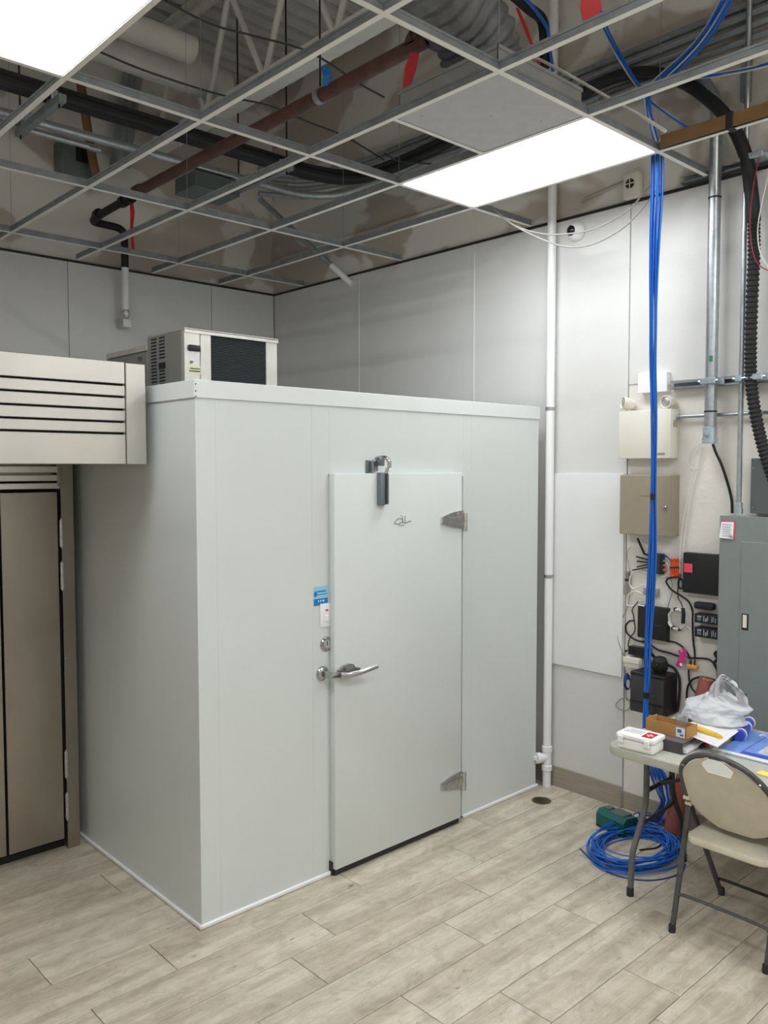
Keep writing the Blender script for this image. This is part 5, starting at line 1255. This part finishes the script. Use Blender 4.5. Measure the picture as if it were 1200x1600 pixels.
build(MB().box((p.x, 6.08, q.z), (q.x, YB+.04, p.z), .003, 1), 'box_body', 'panel_dark', t); build(MB().box((p.x+.1, 6.074, p.z-.14), (q.x-.004, 6.08, p.z-.01)), 'opening', 'black', t)
# diagonal brace pipe
e0 = Vector((3.93, 5.72, 4.22)); e1 = Vector((XW-.004, 5.13, 3.515))
t = thing('brace_pipe', 'slanting grey pipe with white end meeting the right wall', 'pipe', tuple(e1))
build(MB().cyl(e0, e0+(e1-e0)*.78, .022, seg=12), 'pipe', 'galv_dark', t); build(MB().cyl(e0+(e1-e0)*.78, e1, .024, seg=12), 'end_sleeve', 'pvc_white', t)
# ducts
single(MB().tube([(-1, 5.12, 4.86), (2.9, 5.12, 4.86), (2.98, 5.12, 4.86)], .09, 20, spline=False), 'round_duct', 'duct_white', 'upper white round duct end near the joist at top left', 'duct', 'white ducts')
single(MB().tube([(-1, 5.40, 4.84), (3.3, 5.40, 4.84), (3.42, 5.40, 4.84), (3.45, 5.40, 4.84)], .125, 22, spline=False, rfun=lambda i, kk: [.125, .125, .11, .07][i]), 'wide_duct', 'duct_white', 'lower fatter white duct behind the joist web', 'duct', 'white ducts')
# leaning metal studs by the back wall
for i, (u0, v0, u1, v1) in enumerate([(214, 70, 188, 262), (224, 70, 198, 262), (204, 70, 176, 262)]):
    p = at(u0, v0, 1, 6.12); q = at(u1, v1, 1, 6.12); single(MB().tube([p, q], .028, 4, spline=False), 'metal_stud', 'galv', ['middle', 'right', 'left'][i]+' of three metal studs against the upper back wall', 'stud', 'metal studs')
single(MB().tube([at(*p, 1, 6.0) for p in [(126, 130), (135, 190), (145, 250), (152, 280)]], .035, 4, spline=False), 'cardboard_strip', 'brown_card', 'brown board strip standing by the back wall box', 'board')
# sagging black wires under the deck
for i, (pts, lab) in enumerate([([(255, 0), (330, 38), (400, 57), (485, 82), (560, 130), (600, 152)], 'upper thin wire swagging from joist to brown pipe'), ([(158, 82), (220, 108), (300, 135), (360, 152), (420, 165), (480, 190), (540, 214), (600, 250)], 'lower twin wire swagging below the joist'), ([(600, 240), (625, 252), (660, 255), (690, 258)], 'short wire pair near the light edge')]):
    single(MB().tube([at(u_, v_, 2, 4.15) for u_, v_ in pts], .006, 6), 'swag_wire', 'charcoal', lab, 'wire', 'swagging wires')
# blue cables above the ceiling
def blue_branch(pts, x, n, wd, label):
    t = thing('overhead_cable_bundle', label, 'cable bundle', tuple(at(*pts[-1], 0, x)), 'overhead blue bundles')
    for i in range(n):
        o = (i-(n-1)/2)/max(1, (n-1)/2); ph = random.random()*6
        build(MB().tube([at(u_+o*wd*.8+math.sin(ph+j*1.7), v_+o*wd*.45, 0, x+.015*math.sin(ph+j)) for j, (u_, v_) in enumerate(pts)], .0045, 6, sub=4), 'cable', 'blue_cable' if i % 5 else 'white_cable', t)
blue_branch([(926, -10), (945, 40), (965, 82), (985, 118), (1003, 142)], 4.05, 9, 6, 'blue cable bundle slanting down from the red strip')
blue_branch([(1142, -12), (1110, 45), (1080, 82), (1045, 115), (1018, 140)], 4.2, 10, 9, 'blue cable bundle slanting down from top right corner')
blue_branch([(1210, 98), (1160, 110), (1110, 118), (1070, 122), (1035, 130), (1014, 146)], 4.25, 6, 4, 'blue cable bundle coming level from the right edge')
blue_branch([(1012, 148), (1014, 172), (1019, 200), (1025, 224)], 4.0, 10, 5, 'short blue bundle dropping through the grid to the hanging cables')
blue_branch([(1016, 158), (1045, 180), (1075, 200), (1095, 214)], 4.15, 6, 4, 'blue cables running back toward the large conduit')
single(MB().tube([at(u_, v_, 0, 3.6) for u_, v_ in [(655, -5), (700, 18), (770, 52), (822, 82), (880, 112), (960, 158), (1000, 180), (1040, 205)]], .0075, 8), 'white_swag_cable', 'white_cable', 'white cable crossing in front of flexible duct and plenum', 'cable')
single(MB().tube([at(u_, v_, 1, 2.9) for u_, v_ in [(800, -10), (825, 12), (846, 30), (851, 60), (851, 105)]], .03, 12), 'black_hose', 'black_soft', 'thick black hose bending down behind the diffuser', 'hose')
single(MB().tube([at(u_, v_, 1, 2.86) for u_, v_ in [(815, -8), (838, 18), (855, 45), (858, 70), (864, 112)]], .010, 8), 'blue_lead', 'blue_cable', 'single thick blue lead following the black hose', 'cable')
t = thing('corner_guard', 'brown wrapped angle strip lying along the ceiling tee at right', 'angle strip', (XC[12], 1.6, ZC+.003))
build(MB().box((XC[12]-.03, 1.0, ZC+.002), (XC[12]-.022, 2.13, ZC+.062)).box((XC[12]-.022, 1.0, ZC+.054), (XC[12]+.02, 2.13, ZC+.062)), 'angle', 'brown_card', t)
build(MB().box((XC[12]-.035, 1.77, ZC-.006), (XC[12]+.025, 1.805, ZC+.07), .003, 1), 'wrap', 'black', t)
p = at(1168, 60, 0, XW)
single(MB().box((XW-.03, p.y-.02, 3.95), (XR, p.y+.02, ZD)), 'upright_strut', 'galv_dark', 'vertical grey strut on the wall above the ceiling', 'strut')
